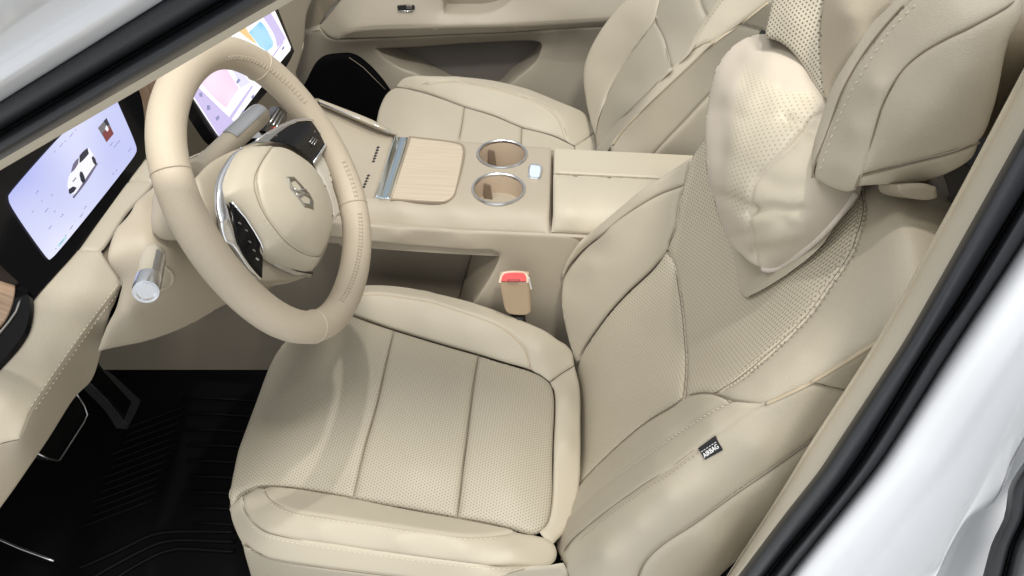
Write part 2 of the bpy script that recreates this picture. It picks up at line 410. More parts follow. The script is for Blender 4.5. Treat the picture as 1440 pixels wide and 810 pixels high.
def dotted(name, col, pitch, rad, rough=.5, rowscale=1.0, hole=.28, ribs=0., rot=0., bump=.5, masked=False):
    """leather with punched holes in staggered rows (and optional rib per row)"""
    m = mat(name, col, rough); nt = m.node_tree; b = nt.nodes['Principled BSDF']; L = nt.links.new
    def mth(op, a, bb=None, c=None):
        n = nt.nodes.new('ShaderNodeMath'); n.operation = op
        for i, v in enumerate((a, bb, c)):
            if v is None: continue
            if isinstance(v, (int, float)): n.inputs[i].default_value = v
            else: L(v, n.inputs[i])
        return n.outputs[0]
    uvn = nt.nodes.new('ShaderNodeUVMap'); uvn.uv_map = 'UVMap'; mp = nt.nodes.new('ShaderNodeMapping'); mp.inputs['Rotation'].default_value = (0, 0, rot); L(uvn.outputs[0], mp.inputs[0])
    s = nt.nodes.new('ShaderNodeSeparateXYZ'); L(mp.outputs[0], s.inputs[0])
    vy = mth('DIVIDE', s.outputs['Y'], pitch * rowscale); row = mth('FLOOR', vy); fy = mth('SUBTRACT', mth('SUBTRACT', vy, row), .5)
    sh = mth('MULTIPLY', mth('MODULO', mth('ABSOLUTE', row), 2.0), .5)
    vx = mth('ADD', mth('DIVIDE', s.outputs['X'], pitch), sh); fx = mth('SUBTRACT', mth('FRACT', vx), .5)
    d = mth('SQRT', mth('ADD', mth('MULTIPLY', fx, fx), mth('MULTIPLY', mth('MULTIPLY', fy, fy), rowscale * rowscale)))
    mr = nt.nodes.new('ShaderNodeMapRange'); mr.interpolation_type = 'SMOOTHSTEP'; L(d, mr.inputs[0])
    mr.inputs[1].default_value = rad / pitch * .75; mr.inputs[2].default_value = rad / pitch * 1.35
    mx = nt.nodes.new('ShaderNodeMix'); mx.data_type = 'RGBA'; L(mr.outputs[0], mx.inputs[0])
    mx.inputs[6].default_value = (*[c * hole for c in col], 1); mx.inputs[7].default_value = (*col, 1); L(mx.outputs[2], b.inputs['Base Color'])
    h = mr.outputs[0]
    if masked:      # holes only inside the leather field; around it the cover is suede
        at_ = nt.nodes.new('ShaderNodeAttribute'); at_.attribute_name = 'field'; a2_ = nt.nodes.new('ShaderNodeAttribute'); a2_.attribute_name = 'hide'; lea = mth('MAXIMUM', at_.outputs['Fac'], a2_.outputs['Fac']); inv_ = mth('SUBTRACT', 1.0, mth('MULTIPLY', at_.outputs['Fac'], mth('SUBTRACT', 1.0, mth('MULTIPLY', a2_.outputs['Fac'], 1.0)))); h = mth('MAXIMUM', h, inv_); L(h, mx.inputs[0])
        m2 = nt.nodes.new('ShaderNodeMix'); m2.data_type = 'RGBA'; m2.inputs[6].default_value = (.50, .445, .365, 1); L(mx.outputs[2], m2.inputs[7]); L(lea, m2.inputs[0]); L(m2.outputs[2], b.inputs['Base Color'])
        rg = nt.nodes.new('ShaderNodeMapRange'); rg.inputs[3].default_value = .95; rg.inputs[4].default_value = rough; L(lea, rg.inputs[0]); L(rg.outputs[0], b.inputs['Roughness'])
    if ribs: h = mth('ADD', mth('MULTIPLY', h, .5), mth('MULTIPLY', mth('COSINE', mth('MULTIPLY', fy, 2 * pi)), ribs))
    bp = nt.nodes.new('ShaderNodeBump'); bp.inputs['Strength'].default_value = bump; bp.inputs['Distance'].default_value = .0009
    L(h, bp.inputs['Height']); L(bp.outputs[0], b.inputs['Normal']); return m
def woody(name, c1, c2, ax=(2.0, 90.0, 1.0), rough=.4):
    m = mat(name, c1, rough); nt = m.node_tree; b = nt.nodes['Principled BSDF']
    uvn = nt.nodes.new('ShaderNodeUVMap'); uvn.uv_map = 'UVMap'; mp = nt.nodes.new('ShaderNodeMapping'); mp.inputs['Scale'].default_value = ax
    n = nt.nodes.new('ShaderNodeTexNoise'); n.inputs['Scale'].default_value = 4; n.inputs['Detail'].default_value = 8; n.inputs['Distortion'].default_value = .4
    mx = nt.nodes.new('ShaderNodeMix'); mx.data_type = 'RGBA'; mx.inputs[6].default_value = (*c1, 1); mx.inputs[7].default_value = (*c2, 1)
    cr = nt.nodes.new('ShaderNodeValToRGB'); cr.color_ramp.elements[0].position = .38; cr.color_ramp.elements[1].position = .66
    for a, c in ((uvn.outputs[0], mp.inputs[0]), (mp.outputs[0], n.inputs['Vector']), (n.outputs['Fac'], cr.inputs[0]), (cr.outputs[0], mx.inputs[0]), (mx.outputs[2], b.inputs['Base Color'])): nt.links.new(a, c)
    return m
def glow(name, col, s=1.0, col2=None, sc=6.):
    m = bpy.data.materials.new(name); m.use_nodes = True; nt = m.node_tree; b = nt.nodes['Principled BSDF']
    b.inputs['Base Color'].default_value = (.01, .01, .012, 1); b.inputs['Roughness'].default_value = .25
    b.inputs['Emission Color'].default_value = (*col, 1); b.inputs['Emission Strength'].default_value = s
    if col2:
        uvn = nt.nodes.new('ShaderNodeUVMap'); uvn.uv_map = 'UVMap'; n = nt.nodes.new('ShaderNodeTexNoise'); n.inputs['Scale'].default_value = sc; n.inputs['Detail'].default_value = 1
        cr = nt.nodes.new('ShaderNodeValToRGB'); cr.color_ramp.elements[0].color = (*col, 1); cr.color_ramp.elements[1].color = (*col2, 1); cr.color_ramp.elements[0].position = .35; cr.color_ramp.elements[1].position = .65
        nt.links.new(uvn.outputs[0], n.inputs['Vector']); nt.links.new(n.outputs['Fac'], cr.inputs[0]); nt.links.new(cr.outputs[0], b.inputs['Emission Color'])
    return m
BEIGE = (.465, .418, .326)
M = {}
M['leather'] = mat('beige_leather', BEIGE, .52, bump=.3, scale=820, var=.03)
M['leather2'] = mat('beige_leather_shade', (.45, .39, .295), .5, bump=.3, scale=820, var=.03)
M['perf'] = dotted('perforated_leather', (.40, .36, .278), .0043, .00074, .5, .87, .46, bump=.3)
M['rib'] = dotted('ribbed_leather', (.54, .485, .375), .0046, .0009, .5, 1.0, .48, .8, bump=.36)
M['perf_head'] = dotted('perforated_headrest_leather', BEIGE, .0043, .00092, .5, .87, .3)
M['perf_pillow'] = dotted('perforated_pillow_leather', (.55, .495, .385), .0052, .0008, .5, .87, .62, bump=.25, masked=True)
M['pillow'] = mat('pale_pillow_leather', (.68, .61, .48), .5, bump=.2, scale=800, var=.03)
M['suede'] = mat('pale_suede', (.62, .555, .475), .9, bump=.5, scale=1500, var=.06, Sheen_Weight=.5)
M['plastic'] = mat('beige_moulding', (.365, .318, .245), .5, bump=.15, scale=1200, var=.015)
M['liner'] = mat('pillar_lining', (.62, .565, .455), .75, bump=.2, scale=1500)
M['plasticd'] = mat('shaded_beige_moulding', (.235, .20, .148), .6, bump=.2, scale=1200)  # beige moulding with footwell and recess shade put into its colour
M['door'] = mat('door_card', (.35, .31, .243), .55, bump=.2, scale=1000, var=.02)
M['pocket'] = mat('door_pocket_lining', (.155, .14, .125), .7)
M['wheel'] = mat('wheel_leather', (.46, .395, .30), .58, bump=.4, scale=1100, var=.02)
M['thread'] = mat('pale_thread', (.60, .54, .42), .7)
M['threadd'] = mat('tan_thread', (.33, .27, .18), .7)
M['piping'] = mat('piping_leather', (.47, .395, .28), .5)
M['lacing'] = mat('wheel_lacing', (.43, .37, .28), .5)
M['seam'] = mat('dark_seam', (.24, .195, .14), .8)
M['black'] = mat('black_gloss', (.006, .006, .007), .16, Specular_IOR_Level=.2)
M['blackm'] = mat('black_matte', (.012, .012, .013), .55, bump=.2, scale=500)
M['carpet'] = mat('black_carpet', (.004, .004, .0045), .95, bump=.6, scale=900, Specular_IOR_Level=.05)
M['rubber'] = mat('black_rubber', (.022, .024, .028), .42, bump=.15, scale=400)
M['matrub'] = mat('black_mat_rubber', (.004, .004, .0042), .55, Specular_IOR_Level=.12)
M['chrome'] = mat('chrome', (.82, .83, .85), .12, 1)
M['satin'] = mat('satin_metal', (.62, .62, .62), .3, 1)
M['bluechrome'] = mat('chrome_blue_reflection', (.68, .78, .87), .12, 1)  # chrome with its blue reflection put into the base colour
M['brightmetal'] = mat('bright_satin_metal', (.90, .92, .95), .24, 1)
M['paint'] = mat('white_paint', (.82, .84, .87), .35, Coat_Weight=.6, Coat_Roughness=.12)
M['red'] = mat('red_plastic', (.62, .03, .03), .35)
M['cup'] = mat('cup_lining', (.46, .36, .26), .5)
M['wood'] = woody('pale_wood_veneer', (.50, .425, .32), (.425, .355, .262))
M['wood2'] = woody('brown_wood_veneer', (.40, .285, .195), (.27, .18, .12), (60., 4., 1.))
M['tagblack'] = mat('black_tag', (.012, .012, .014), .7)
M['white'] = mat('white_print', (.85, .85, .85), .6)

BIN = (-.22, .68, .22)
# ================================================================== car shell
shell = thing('car_body', (.3, .35, .5), 'white painted car body, pillars at the open door edged in black rubber and beige', 'car')
yA = lambda d: f'y{d:.3f}'
# front pillar: long edges, photo pixels at true distance from the open door side
def ln(a, b, ext, ya, yb):
    a = np.array(a, float); b = np.array(b, float); d = b - a; A = a - d * ext; Bb = b + d * ext
    return [(A[0], A[1], yA(ya)), (a[0], a[1], yA(ya)), (b[0], b[1], yA(yb)), (Bb[0], Bb[1], yA(yb))]
E_ = .9
loft('front_pillar_panel', [ln((-60, -120), (90, -190), E_, .27, .28), ln((0, 10), (70, -25), E_, .31, .315), ln((0, 62), (100, 0), E_, .34, .345), ln((0, 85), (138, 0), E_, .352, .357), ln((0, 115), (186, 0), E_, .352, .36),
      ln((0, 138), (224, 0), E_, .375, .38), ln((0, 147), (236, 0), E_, .405, .405), ln((0, 152), (244, 0), E_, .44, .44)], M['paint'], shell)
loft('front_pillar_seal', [ln((0, 150), (240, 0), E_, .43, .43), ln((0, 143), (231, 0), E_, .395, .395), ln((0, 150), (243, 0), E_, .385, .385), ln((0, 168), (280, 0), E_, .386, .386), ln((0, 181), (306, 0), E_, .395, .395),
      ln((0, 188), (318, 0), E_, .415, .415), ln((0, 193), (327, 0), E_, .395, .395), ln((0, 205), (350, 0), E_, .388, .388), ln((0, 219), (378, 0), E_, .395, .395), ln((0, 226), (391, 0), E_, .42, .42), ln((0, 224), (386, 0), E_, .45, .45)], M['rubber'], shell)
loft('front_pillar_trim', [ln((0, 222), (382, 0), E_, .43, .43), ln((0, 225), (389, 0), E_, .415, .415), ln((0, 229), (395, 0), E_, .418, .418), ln((0, 238), (410, 0), E_, .43, .43), ln((0, 239.5), (412, 0), E_, .45, .45), ln((0, 236), (404, 0), E_, .50, .50)], M['liner'], shell)
# centre pillar
bp0 = [('1031,792', '1080,721', '1136,630', '1236,474', '1316,330', '1407,160', '1480,22')]
def bl(s, y0, y1, spec=None):
    q = pts(s); n = len(q); v0, v1 = q[0][1], q[-1][1]
    out = [(a, b, yA(y0 + (y1 - y0) * (b - v0) / (v1 - v0))) for a, b, _ in q]
    (a0, b0, _), (a1, b1, _) = q[0], q[1]; k = 170 / max(b0 - b1, 1); out.insert(0, (a0 + (a0 - a1) * k, b0 + 170, yA(y0)))      # on down to the sill
    return out
bt1 = '960,905 1031,796 1080,721 1118,660 1136,630 1236,474 1316,330 1360,249 1407,160 1480,22'
bt2 = '968,905 1039,810 1105,722 1153,660 1173,630 1253,508 1271,480 1340,359 1440,180 1500,72'
bt3 = '1039,905 1109,810 1230,660 1251,630 1340,490 1440,338 1500,240'
btg = '1010,905 1078,810 1198,660 1311,480 1345,430 1440,275 1500,178'
def sh(s, du, dv=0): return ' '.join(f'{a + du},{b + dv}' for a, b, _ in pts(s))
loft('center_pillar_trim', [bl(sh(bt1, 6), .62, .62), bl(bt1, .41, .44), bl(sh(bt1, 3), .395, .43), bl(sh(bt2, -6), .375, .41), bl(sh(bt2, 2), .375, .41), bl(sh(bt2, 6), .41, .44)], M['liner'], shell)
loft('center_pillar_seal', [bl(sh(bt2, -3), .42, .45), bl(sh(bt2, -1), .375, .41), bl(sh(bt2, 10), .36, .395), bl(sh(bt2, 25), .36, .395), bl(sh(btg, -7), .37, .405), bl(btg, .39, .425), bl(sh(btg, 6), .37, .405), bl(sh(btg, 16), .362, .396), bl(sh(bt3, -6), .366, .40), bl(bt3, .38, .41), bl(sh(bt3, 4), .42, .44)], M['rubber'], shell)
jl = '1230,905 1313,810 1335,765 1364,719 1402,692 1425,640 1452,590 1500,500'
loft('center_pillar_panel', [bl(sh(bt3, -4), .40, .43), bl(sh(bt3, 1), .375, .405), bl(sh(bt3, 16), .358, .39), bl(sh(bt3, 50), .352, .38), bl(sh(bt3, 95), .358, .38), bl(sh(bt3, 135), .342, .365), bl(jl, .30, .335), bl(sh(jl, 4, 1), .31, .345)], M['paint'], shell)
loft('rear_door_edge', [bl(sh(jl, -20, -6), .345, .375), bl(sh(jl, 6, 2), .335, .365), bl(sh(jl, 60, 12), .33, .36), bl(sh(jl, 160, 36), .32, .35)], M['paint'], shell)
sl = '1355,905 1382,810 1395,763 1411,730 1415,712 1418,688 1424,674 1440,650 1500,560'
loft('rear_door_seal', [bl(sh(sl, 3), .31, .34), bl(sl, .285, .325), bl(sh(sl, 8), .272, .315), bl(sh(sl, 24), .27, .313), bl(sh(sl, 30), .285, .32), bl(sh(sl, 36), .27, .312), bl(sh(sl, 52), .268, .31), bl(sh(sl, 58), .30, .34)], M['rubber'], shell)

def box(name, lo, hi, m, parent):
    x0, y0, z0 = lo; x1, y1, z1 = hi
    return build(name, [(x0, y0, z0), (x1, y0, z0), (x1, y1, z0), (x0, y1, z0), (x0, y0, z1), (x1, y0, z1), (x1, y1, z1), (x0, y1, z1)], [(0, 3, 2, 1), (4, 5, 6, 7), (0, 1, 5, 4), (1, 2, 6, 5), (2, 3, 7, 6), (3, 0, 4, 7)], m, parent, shade=False)
box('door_sill', (-1.3, .28, .10), (1.5, .36, .34), M['paint'], shell)
box('roof_light_blocker', (.40, .46, 1.45), (1.5, 1.70, 1.49), M['plastic'], shell)  # unseen roof panel, added to dim the headrest and rear cabin
box('rail_light_blocker', (-.05, .35, 1.42), (1.5, .46, 1.50), M['paint'], shell)  # unseen rail, added to keep the side lamp off the headrest
box('rail_light_blocker', (-.15, 1.66, 1.43), (.40, 1.74, 1.50), M['paint'], shell)
# ================================================================== floor
fl = build('car_floor', [(-1.3, .36, .16), (1.2, .36, .16), (1.2, 2.0, .16), (-1.3, 2.0, .16), (-1.3, .36, .9), (-1.3, 2., .9)], [(0, 1, 2, 3), (0, 3, 5, 4)], M['carpet']); tag(fl, 'black carpeted floor of the car', 'floor', kind='structure')
hf = build('hall_floor', [(-12, -12, 0), (14, -12, 0), (14, 14, 0), (-12, 14, 0)], [(0, 1, 2, 3)], mat('grey_hall_floor', (.5, .5, .5), .5)); tag(hf, 'plain grey hall floor under the car', 'floor', kind='structure')
fm = thing('floor_mat', (-.65, .7, .2), 'black ribbed rubber floor mat in front of the driver seat', 'floor mat')
panel('mat_tray', pts('-60,960 -40,640 140,485 380,500 420,560 400,700 420,960', 'z.20'), M['matrub'], fm, r=.02, dep=.012, sp=22, skirt=.02)
rv = []; rf = []
def ridge(path, rad):
    V, Fs = tube_geo(path, rad, 6); k = sum(len(v) for v in rv); rv.append(V); rf.extend([tuple(i + k for i in f) for f in Fs])
for i in range(13):
    a = np.array([112 + i * 5.0, 742 - i * 11.5]); b = np.array([222 + i * 4., 700 - i * 11.])
    a = a + (b - a) * (.1 if i % 3 else 0); ridge([P(*(a + (b - a) * k / 6), 'z.202') for k in range(7)], .0022)
for k in range(3):
    q = pts(f'{110 + k * 14},{800 + k * 16} {160 + k * 10},{778 + k * 12} {215 + k * 8},{752 + k * 12} {240 + k * 4},{748 + k * 12} {330},{748 + k * 14}', 'z.203')
    ridge([CO + rayd(a, b) / i for a, b, i in smooth(q, False, 12)], .0035)
for k in range(9): ridge([P(255 + k * 2, 560 + k * 22, 'z.203'), P(300, 560 + k * 22, 'z.203'), P(400, 566 + k * 22, 'z.203')], .0025)
build('mat_ribs', np.concatenate(rv), rf, M['matrub'], fm)
# pedals
pd = thing('accelerator_pedal', P(160, 565, 'x-.72'), 'dark pedal pad with a thin bright edge, the farther of the two pedals', 'pedal')
plate('pedal_pad', pts('135,505 144,518 198,564 190,582 179,603 165,580 127,540 118,528', 'x-.72'), M['blackm'], pd, thick=.02)
plate('pedal_face', pts('138,516 186,560 176,582 168,574 132,538', 'x-.716'), M['matrub'], pd, thick=.003)
tube('pedal_edge', [P(a, b, 'x-.715') for a, b in ((112, 522), (127, 540), (150, 562), (165, 580), (172, 590), (179, 603))], .0013, M['satin'], pd)
plate('pedal_rim', pts('144,520 150,521 198,563 190,582 180,600 176,592 186,566', 'x-.7155'), mat('grey_pedal_metal', (.05, .05, .052), .4), pd, thick=.002)
tube('pedal_arm', [P(120, 515, 'x-.74'), P(90, 470, 'x-.80')], .01, M['blackm'], pd)
pb = thing('brake_pedal', P(90, 600, 'x-.66'), 'wide black pedal with a rounded bright outline, the nearer of the two pedals', 'pedal')
plate('pedal_pad', pts('70,560 100,545 109,557 118,571 123,585 102,618 82,648 54,638 40,610', 'x-.66'), M['matrub'], pb, thick=.025)
tube('pedal_edge', [P(a, b, 'x-.656') for a, b in ((106, 552), (112, 560), (119, 571), (123, 583), (118, 594), (102, 619), (84, 647), (80, 648), (68, 645), (50, 636))], .0011, M['satin'], pb)
tube('pedal_arm', [P(75, 560, 'x-.67'), P(60, 500, 'x-.75')], .011, M['blackm'], pb)
sp_ = thing('sill_strip', P(40, 775, 'z.27'), 'thin bright metal strip low on the dark floor beside the mat', 'sill strip')
tube('metal_strip', [P(a, b, 'z.27') for a, b in ((-60, 730), (0, 759), (30, 772), (60, 783), (76, 789))], .0022, M['satin'], sp_)

# ================================================================== centre console
con = thing('center_console', (-.05, 1.04, .22), 'beige centre console with wood tray cover and two cup holders between the seats', 'console')
CUPS = [P(701, 266, 'z.71'), P(706, 217, 'z.71')]
def circ(c, r, n=28): return [(float(px(c + r * np.array([cos(a), sin(a), 0]))[0]), float(px(c + r * np.array([cos(a), sin(a), 0]))[1]), 'z.71') for a in np.linspace(0, 2 * pi, n, endpoint=False)]
seamL = pts('470,311,y.905 524,316,z.683 633,323,z.683 700,326,z.683 770,329,z.683')
topo = pts('430,286,z.705 500,288,z.705 470,311,y.905') 
panel('console_top', pts('553,190 600,194 656,198 720,203 775,207,z.71 774,250 773,290,z.708 771.5,328.5,z.683 700,326,z.683 633,323,z.683 524,316,z.683 470,311,z.683 480,272,z.71 527,277,z.71 540,230', 'z.71'),
      M['plastic'], con, r=.006, dep=.0025, sp=7, ctrl=pts('560,288 640,290 740,292 620,240 680,240 740,270', 'z.71'), holes=[circ(CUPS[0], .0405), circ(CUPS[1], .0405)], skirt=(0, 0, -.05))
for c in CUPS:
    cu = lathe('cup_holder', c, (0, 0, 1), [(.0405, .001), (.039, -.004), (.037, -.12), (.034, -.13), (.0, -.131)], M['cup'], con)
    lathe('cup_ring', c, (0, 0, 1), [(.0395, -.002), (.0395, .002), (.041, .0032), (.0432, .0032), (.0445, .001), (.0445, -.001)], M['satin'], cu)
    s = c + np.array([-.022, .012, -.004]); q = [s + np.array(k) for k in ((-.004, .004, -.042), (-.004, .012, -.004), (.006, .010, -.006), (.012, .0, -.044))]
    slab('cup_spring', q, mat('cup_spring_plastic', (.16, .115, .08), .35), cu, thick=.004)
# sloping front of the console towards the dashboard
panel('console_ramp', pts('446,146,z.735 500,168,z.722 553,190,z.706 540,233,z.704 522,290,z.70 470,300,z.70 400,290,z.70 390,220,z.72 420,160,z.735'), M['plastic'], con, r=.004, dep=.002, sp=8, skirt=(0, 0, -.06), ctrl=pts('500,230,z.702'))
loft('console_rim', [pts('440,141,z.745 500,161,z.73 540,179,z.718 556,187,z.712'), pts('446,138,z.75 527,170,z.735 545,180,z.722 560,188.5,z.714'), pts('449,142,z.752 530,175,z.735 548,185,z.722 560,190,z.713'), pts('450,147,z.745 527,179,z.73 545,187,z.718 556,191,z.71'), pts('449,149,z.72 522,180,z.71 542,189,z.706 554,192,z.70')], M['plastic'], con)
tube('rim_line', [P(a, b, c) for a, b, c in pts('450,144.5,z.7505 500,165,z.741 530,177,z.733 548,186.5,z.7205')], .0016, M['satin'], con)
vent = []; 
for (a0, b0), (a1, b1), n in (((531.5, 207.5), (525, 227), 6), ((518, 247), (511.5, 263), 5)):
    for k in range(n): vent.append((a0 + (a1 - a0) * k / (n - 1), b0 + (b1 - b0) * k / (n - 1)))
tree_r = bvh([o for o in con.children if o.name.startswith('console_ramp')])
for a, b in vent:
    q = [onto(tree_r, a + du, b + dv) for du, dv in ((-2.2, .4), (0, -1.6), (2.4, -.8), (2.2, .6), (0, 1.6), (-2., 1.2))]
    slab('vent_slot', [h[0] for h in q if h], M['blackm'], con, thick=.004, lift=.0006)
# chrome shutter bar and wood tray cover
bar = plate('shutter_bar', pts('553,190.5 574,192.5 548,278 527,276', 'z.7125'), M['bluechrome'], con, thick=.012, bev=.003, corner=60)
V = np.array([P(*k) for k in pts('556,192,z.713 563,193,z.719 567,193,z.715 571,193,z.717 574,193,z.713 548,277,z.713 544,277,z.717 540,276,z.715 536,276,z.719 530,275,z.713')])
build('shutter_facets', V, [(0, 1, 8, 9), (1, 2, 7, 8), (2, 3, 6, 7), (3, 4, 5, 6)], M['bluechrome'], con, shade=False)
plate('tray_gap', pts('575,191 642,199.5 651,203 654,210 643,266 640,276 630,283 622,284.5 548.5,281 551,277', 'z.7122'), M['seam'], con, thick=.004, corner=60)
plate('tray_cover', pts('578,193.5 640,201.5 649,205 651,211 641,264 637,275 629,280.5 621,282 551,278.5', 'z.7142'), M['wood'], con, thick=.004, bev=.0008, corner=60, uax=(1, 0, 0))
bt = plate('release_button', pts('746,229 760,231 763,234 761,248 757,251.5 745,250 742,246.5 744,232', 'z.7145'), M['chrome'], con, thick=.005, bev=.001)
plate('button_face', pts('747.5,232 758.5,233.5 760,236 758.5,247 756,249 746.5,248 745,245.5 746,234', 'z.7152'), mat('pale_blue_button', (.55, .65, .72), .35), con, thick=.002)
# armrest lids over a dark box
panel('armrest_box', pts('773,211 1010,226,z.692 1010,345,z.68 860,338,z.68 772.5,331,z.68', 'z.692'), M['seam'], con, r=0, sp=14, skirt=(0, 0, -.15))
panel('armrest_lid', pts('778.5,243.5 926,250.5 1000,254 1000,338,z.685 860,332,z.685 775.5,326.5,z.685 777,290,z.715', 'z.716'), M['leather'], con, r=.008, dep=.005, bulge=.003, sp=8, ctrl=pts('860,290,z.716 800,300,z.714 900,300,z.714'), skirt=.03)
plate('armrest_lid', pts('779,208 855,211.5 973,217.5 1000,219 1000,252 926,248.5 778.5,241.5', 'z.715'), M['leather'], con, thick=.03, bev=.0025, step=9, corner=30)
# flank with the open storage recess
panel('console_side', pts('440,309,y.935 524,316.8,y.942 633,323.8,y.943 700,326.8,y.943 771,330,y.943 850,334,y.943 860,560,y.91 760,540,y.91 690,460,y.92 662,432,y.925 669,422,y.925 693,384,y.935 702,363,y.942 701,357,y.942 692,353.5,y.938 658,352.5,y.938 591,347.5,y.942 524,341,y.935 430,331,y.935'), M['plastic'], con, r=.006, dep=.003, sp=9, skirt=(0, .13, -.01), ctrl=pts('560,330,y.932 650,338,y.935 730,380,y.935'), corner=60)
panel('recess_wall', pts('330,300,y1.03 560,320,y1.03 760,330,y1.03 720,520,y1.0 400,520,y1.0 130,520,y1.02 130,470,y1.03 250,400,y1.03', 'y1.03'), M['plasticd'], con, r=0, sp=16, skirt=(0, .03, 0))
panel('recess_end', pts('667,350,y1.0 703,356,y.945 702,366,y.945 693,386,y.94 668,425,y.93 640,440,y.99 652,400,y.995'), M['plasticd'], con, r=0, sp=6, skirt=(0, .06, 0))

# ================================================================== belt buckle
bk = thing('seat_belt_buckle', P(724, 440, 'y.87'), 'beige seat belt buckle with red release button beside the driver seat', 'belt buckle')
b0 = P(702, 399, 'y.885'); 
panel('buckle_body', pts('701.5,397 742.5,397 744.5,415 746.5,440 741,444 719,443.5 712,440 706,418', 'y.875'), mat('buckle_plastic', (.50, .38, .26), .5, bump=.1), bk, r=.004, dep=.003, sp=4, skirt=(0, .026, -.004))
plate('buckle_rim', pts('701,397.5,y.874 704,387,y.885 708,382.5,y.889 738,382,y.889 742,386,y.886 743,397.5,y.874'), mat('buckle_rim_plastic', (.60, .48, .36), .45), bk, thick=.006, corner=60)
plate('release_button', pts('704.5,395,y.872 706.5,388,y.879 709.5,385,y.882 737,384.5,y.882 739.5,388,y.879 740,395,y.872'), M['red'], bk, thick=.004, corner=60)
plate('button_slot', pts('713,392.5,y.8725 731,392.5,y.8725 729,396,y.869 716,396,y.869'), mat('dark_red_slot', (.30, .015, .015), .5), bk, thick=.002)
tube('buckle_stalk', [P(728, 443, 'y.885'), P(731, 462, 'y.885')], .012, M['blackm'], bk)
plate('belt_clip', pts('742,390 744.5,391 748,407 746,407', 'y.885'), M['white'], bk, thick=.002)

# ================================================================== driver seat
ds = thing('front_seat', (-.1, .68, .22), 'beige leather driver seat with perforated cushion and black airbag tag, nearest to the camera', 'car seat')
L_, Pf, Rb = M['leather'], M['perf'], M['rib']
s12 = pts('554,463,c-.004 545,500,c.004 529,570,c.006 512,630,c.004 496,699,c-.006')
s23 = pts('673,498,c-.006 666,540,c.001 657,610,c.003 650,665,c.002 643,727,c-.008')
near = pts('496,699,c-.006 457,692,c-.008 403,684,c-.012 377,683,c-.016 361,684,c-.02 339,694,c-.03 323,712,c-.05')
cin = [panel('cushion_insert', near[::-1] + s12[::-1] + pts('530,455,c-.004 497,443,c-.004 475,434,c-.006 455,436,c-.012 425,455,c-.022 398,480,c-.026 380,508,c-.028 356,570,c-.03 341,610,c-.03 333,632,c-.03 325,670,c-.035 320,699,c-.04'),
      Pf, ds, r=.010, dep=.005, sp=6, smth=.08, ctrl=pts('400,640,c-.003 400,560,c-.003 450,600,c.003 440,500,c-.002 360,650,c-.018 480,540,c.004 372,590,c-.015'), skirt=(.02, 0, -.16), uax=(1, .5, 0)),
  panel('cushion_insert', s12 + pts('560,712,c-.007') + s23[::-1] + pts('620,483,c-.004'), Pf, ds, r=.010, dep=.005, sp=6, ctrl=pts('590,590,c.012 580,660,c.008 610,520,c.006'), uax=(1, .5, 0)),
  panel('cushion_insert', s23 + pts('700,738,c-.01 720,743,c-.011 749,750,c-.014 760,747,c-.014 771,734,c-.013 777,708,c-.012 779,630,c-.012 780,552,c-.012 774,537,c-.012 760,526,c-.01 744,519,c-.009 710,509,c-.007'), Pf, ds, r=.010, dep=.006, sp=6, ctrl=pts('715,630,c.006 720,690,c.002 710,560,c.002'), uax=(1, .5, 0))]
sA = pts('371,686,c-.016 377,699,c-.006 392,710,c.004 417,719,c.012 448,724,c.016 510,733,c.018 570,742,c.018 613,748,c.018 653,753,c.014 676,753,c.008 702,751,c-.002 727,747,c-.01')
nrev = pts('720,743,c-.011 700,738,c-.01 643,727,c-.008 560,712,c-.007 496,699,c-.006 457,692,c-.008 403,684,c-.012 377,683,c-.016')
bo = [panel('cushion_bolster', sA + nrev, L_, ds, r=.006, dep=.003, sp=5, ctrl=pts('560,730,c.012 480,712,c.008 630,742,c.01'))]
sB = pts('340,697,c-.03 343,717,c-.026 352,731,c-.022 370,746,c-.012 403,756,c-.005 466,766,c-.002 532,776,c-.002 630,789,c-.003 693,795,c-.005 744,796.5,c-.01 760,797,c-.015')
bo.append(panel('cushion_bolster', sB + pts('778,791,c-.018 784,780,c-.02 780,764,c-.018 766,755,c-.014 749,750.5,c-.013 738,749,c-.011') + sA[::-1] + pts('361,685,c-.02'), L_, ds, r=.008, dep=.0035, sp=5,
      ctrl=pts('450,745,c.012 560,762,c.014 650,775,c.01 720,775,c.002 370,715,c-.008')))
sC = pts('341,768,y.50 352,773,y.487 372,784,y.475 403,791,y.467 466,800,y.46 540,809,y.456 640,818,y.456 700,810,y.456 738,800,y.458')
bo.append(panel('cushion_border', sB[::-1] + pts('323,713,c-.05 322,719,c-.055 334,754,y.512') + sC, L_, ds, r=.006, dep=.003, sp=5, blur=6, smth=.1))
panel('cushion_base', sC[::-1] + pts('341,770,y.50 352,812,y.50 372,900,y.50 620,930,y.46 810,930,y.46 800,812,y.46 792,794,y.47 770,797,y.47'), L_, ds, r=.006, dep=.003, sp=8, blur=6, smth=.1, skirt=.06)
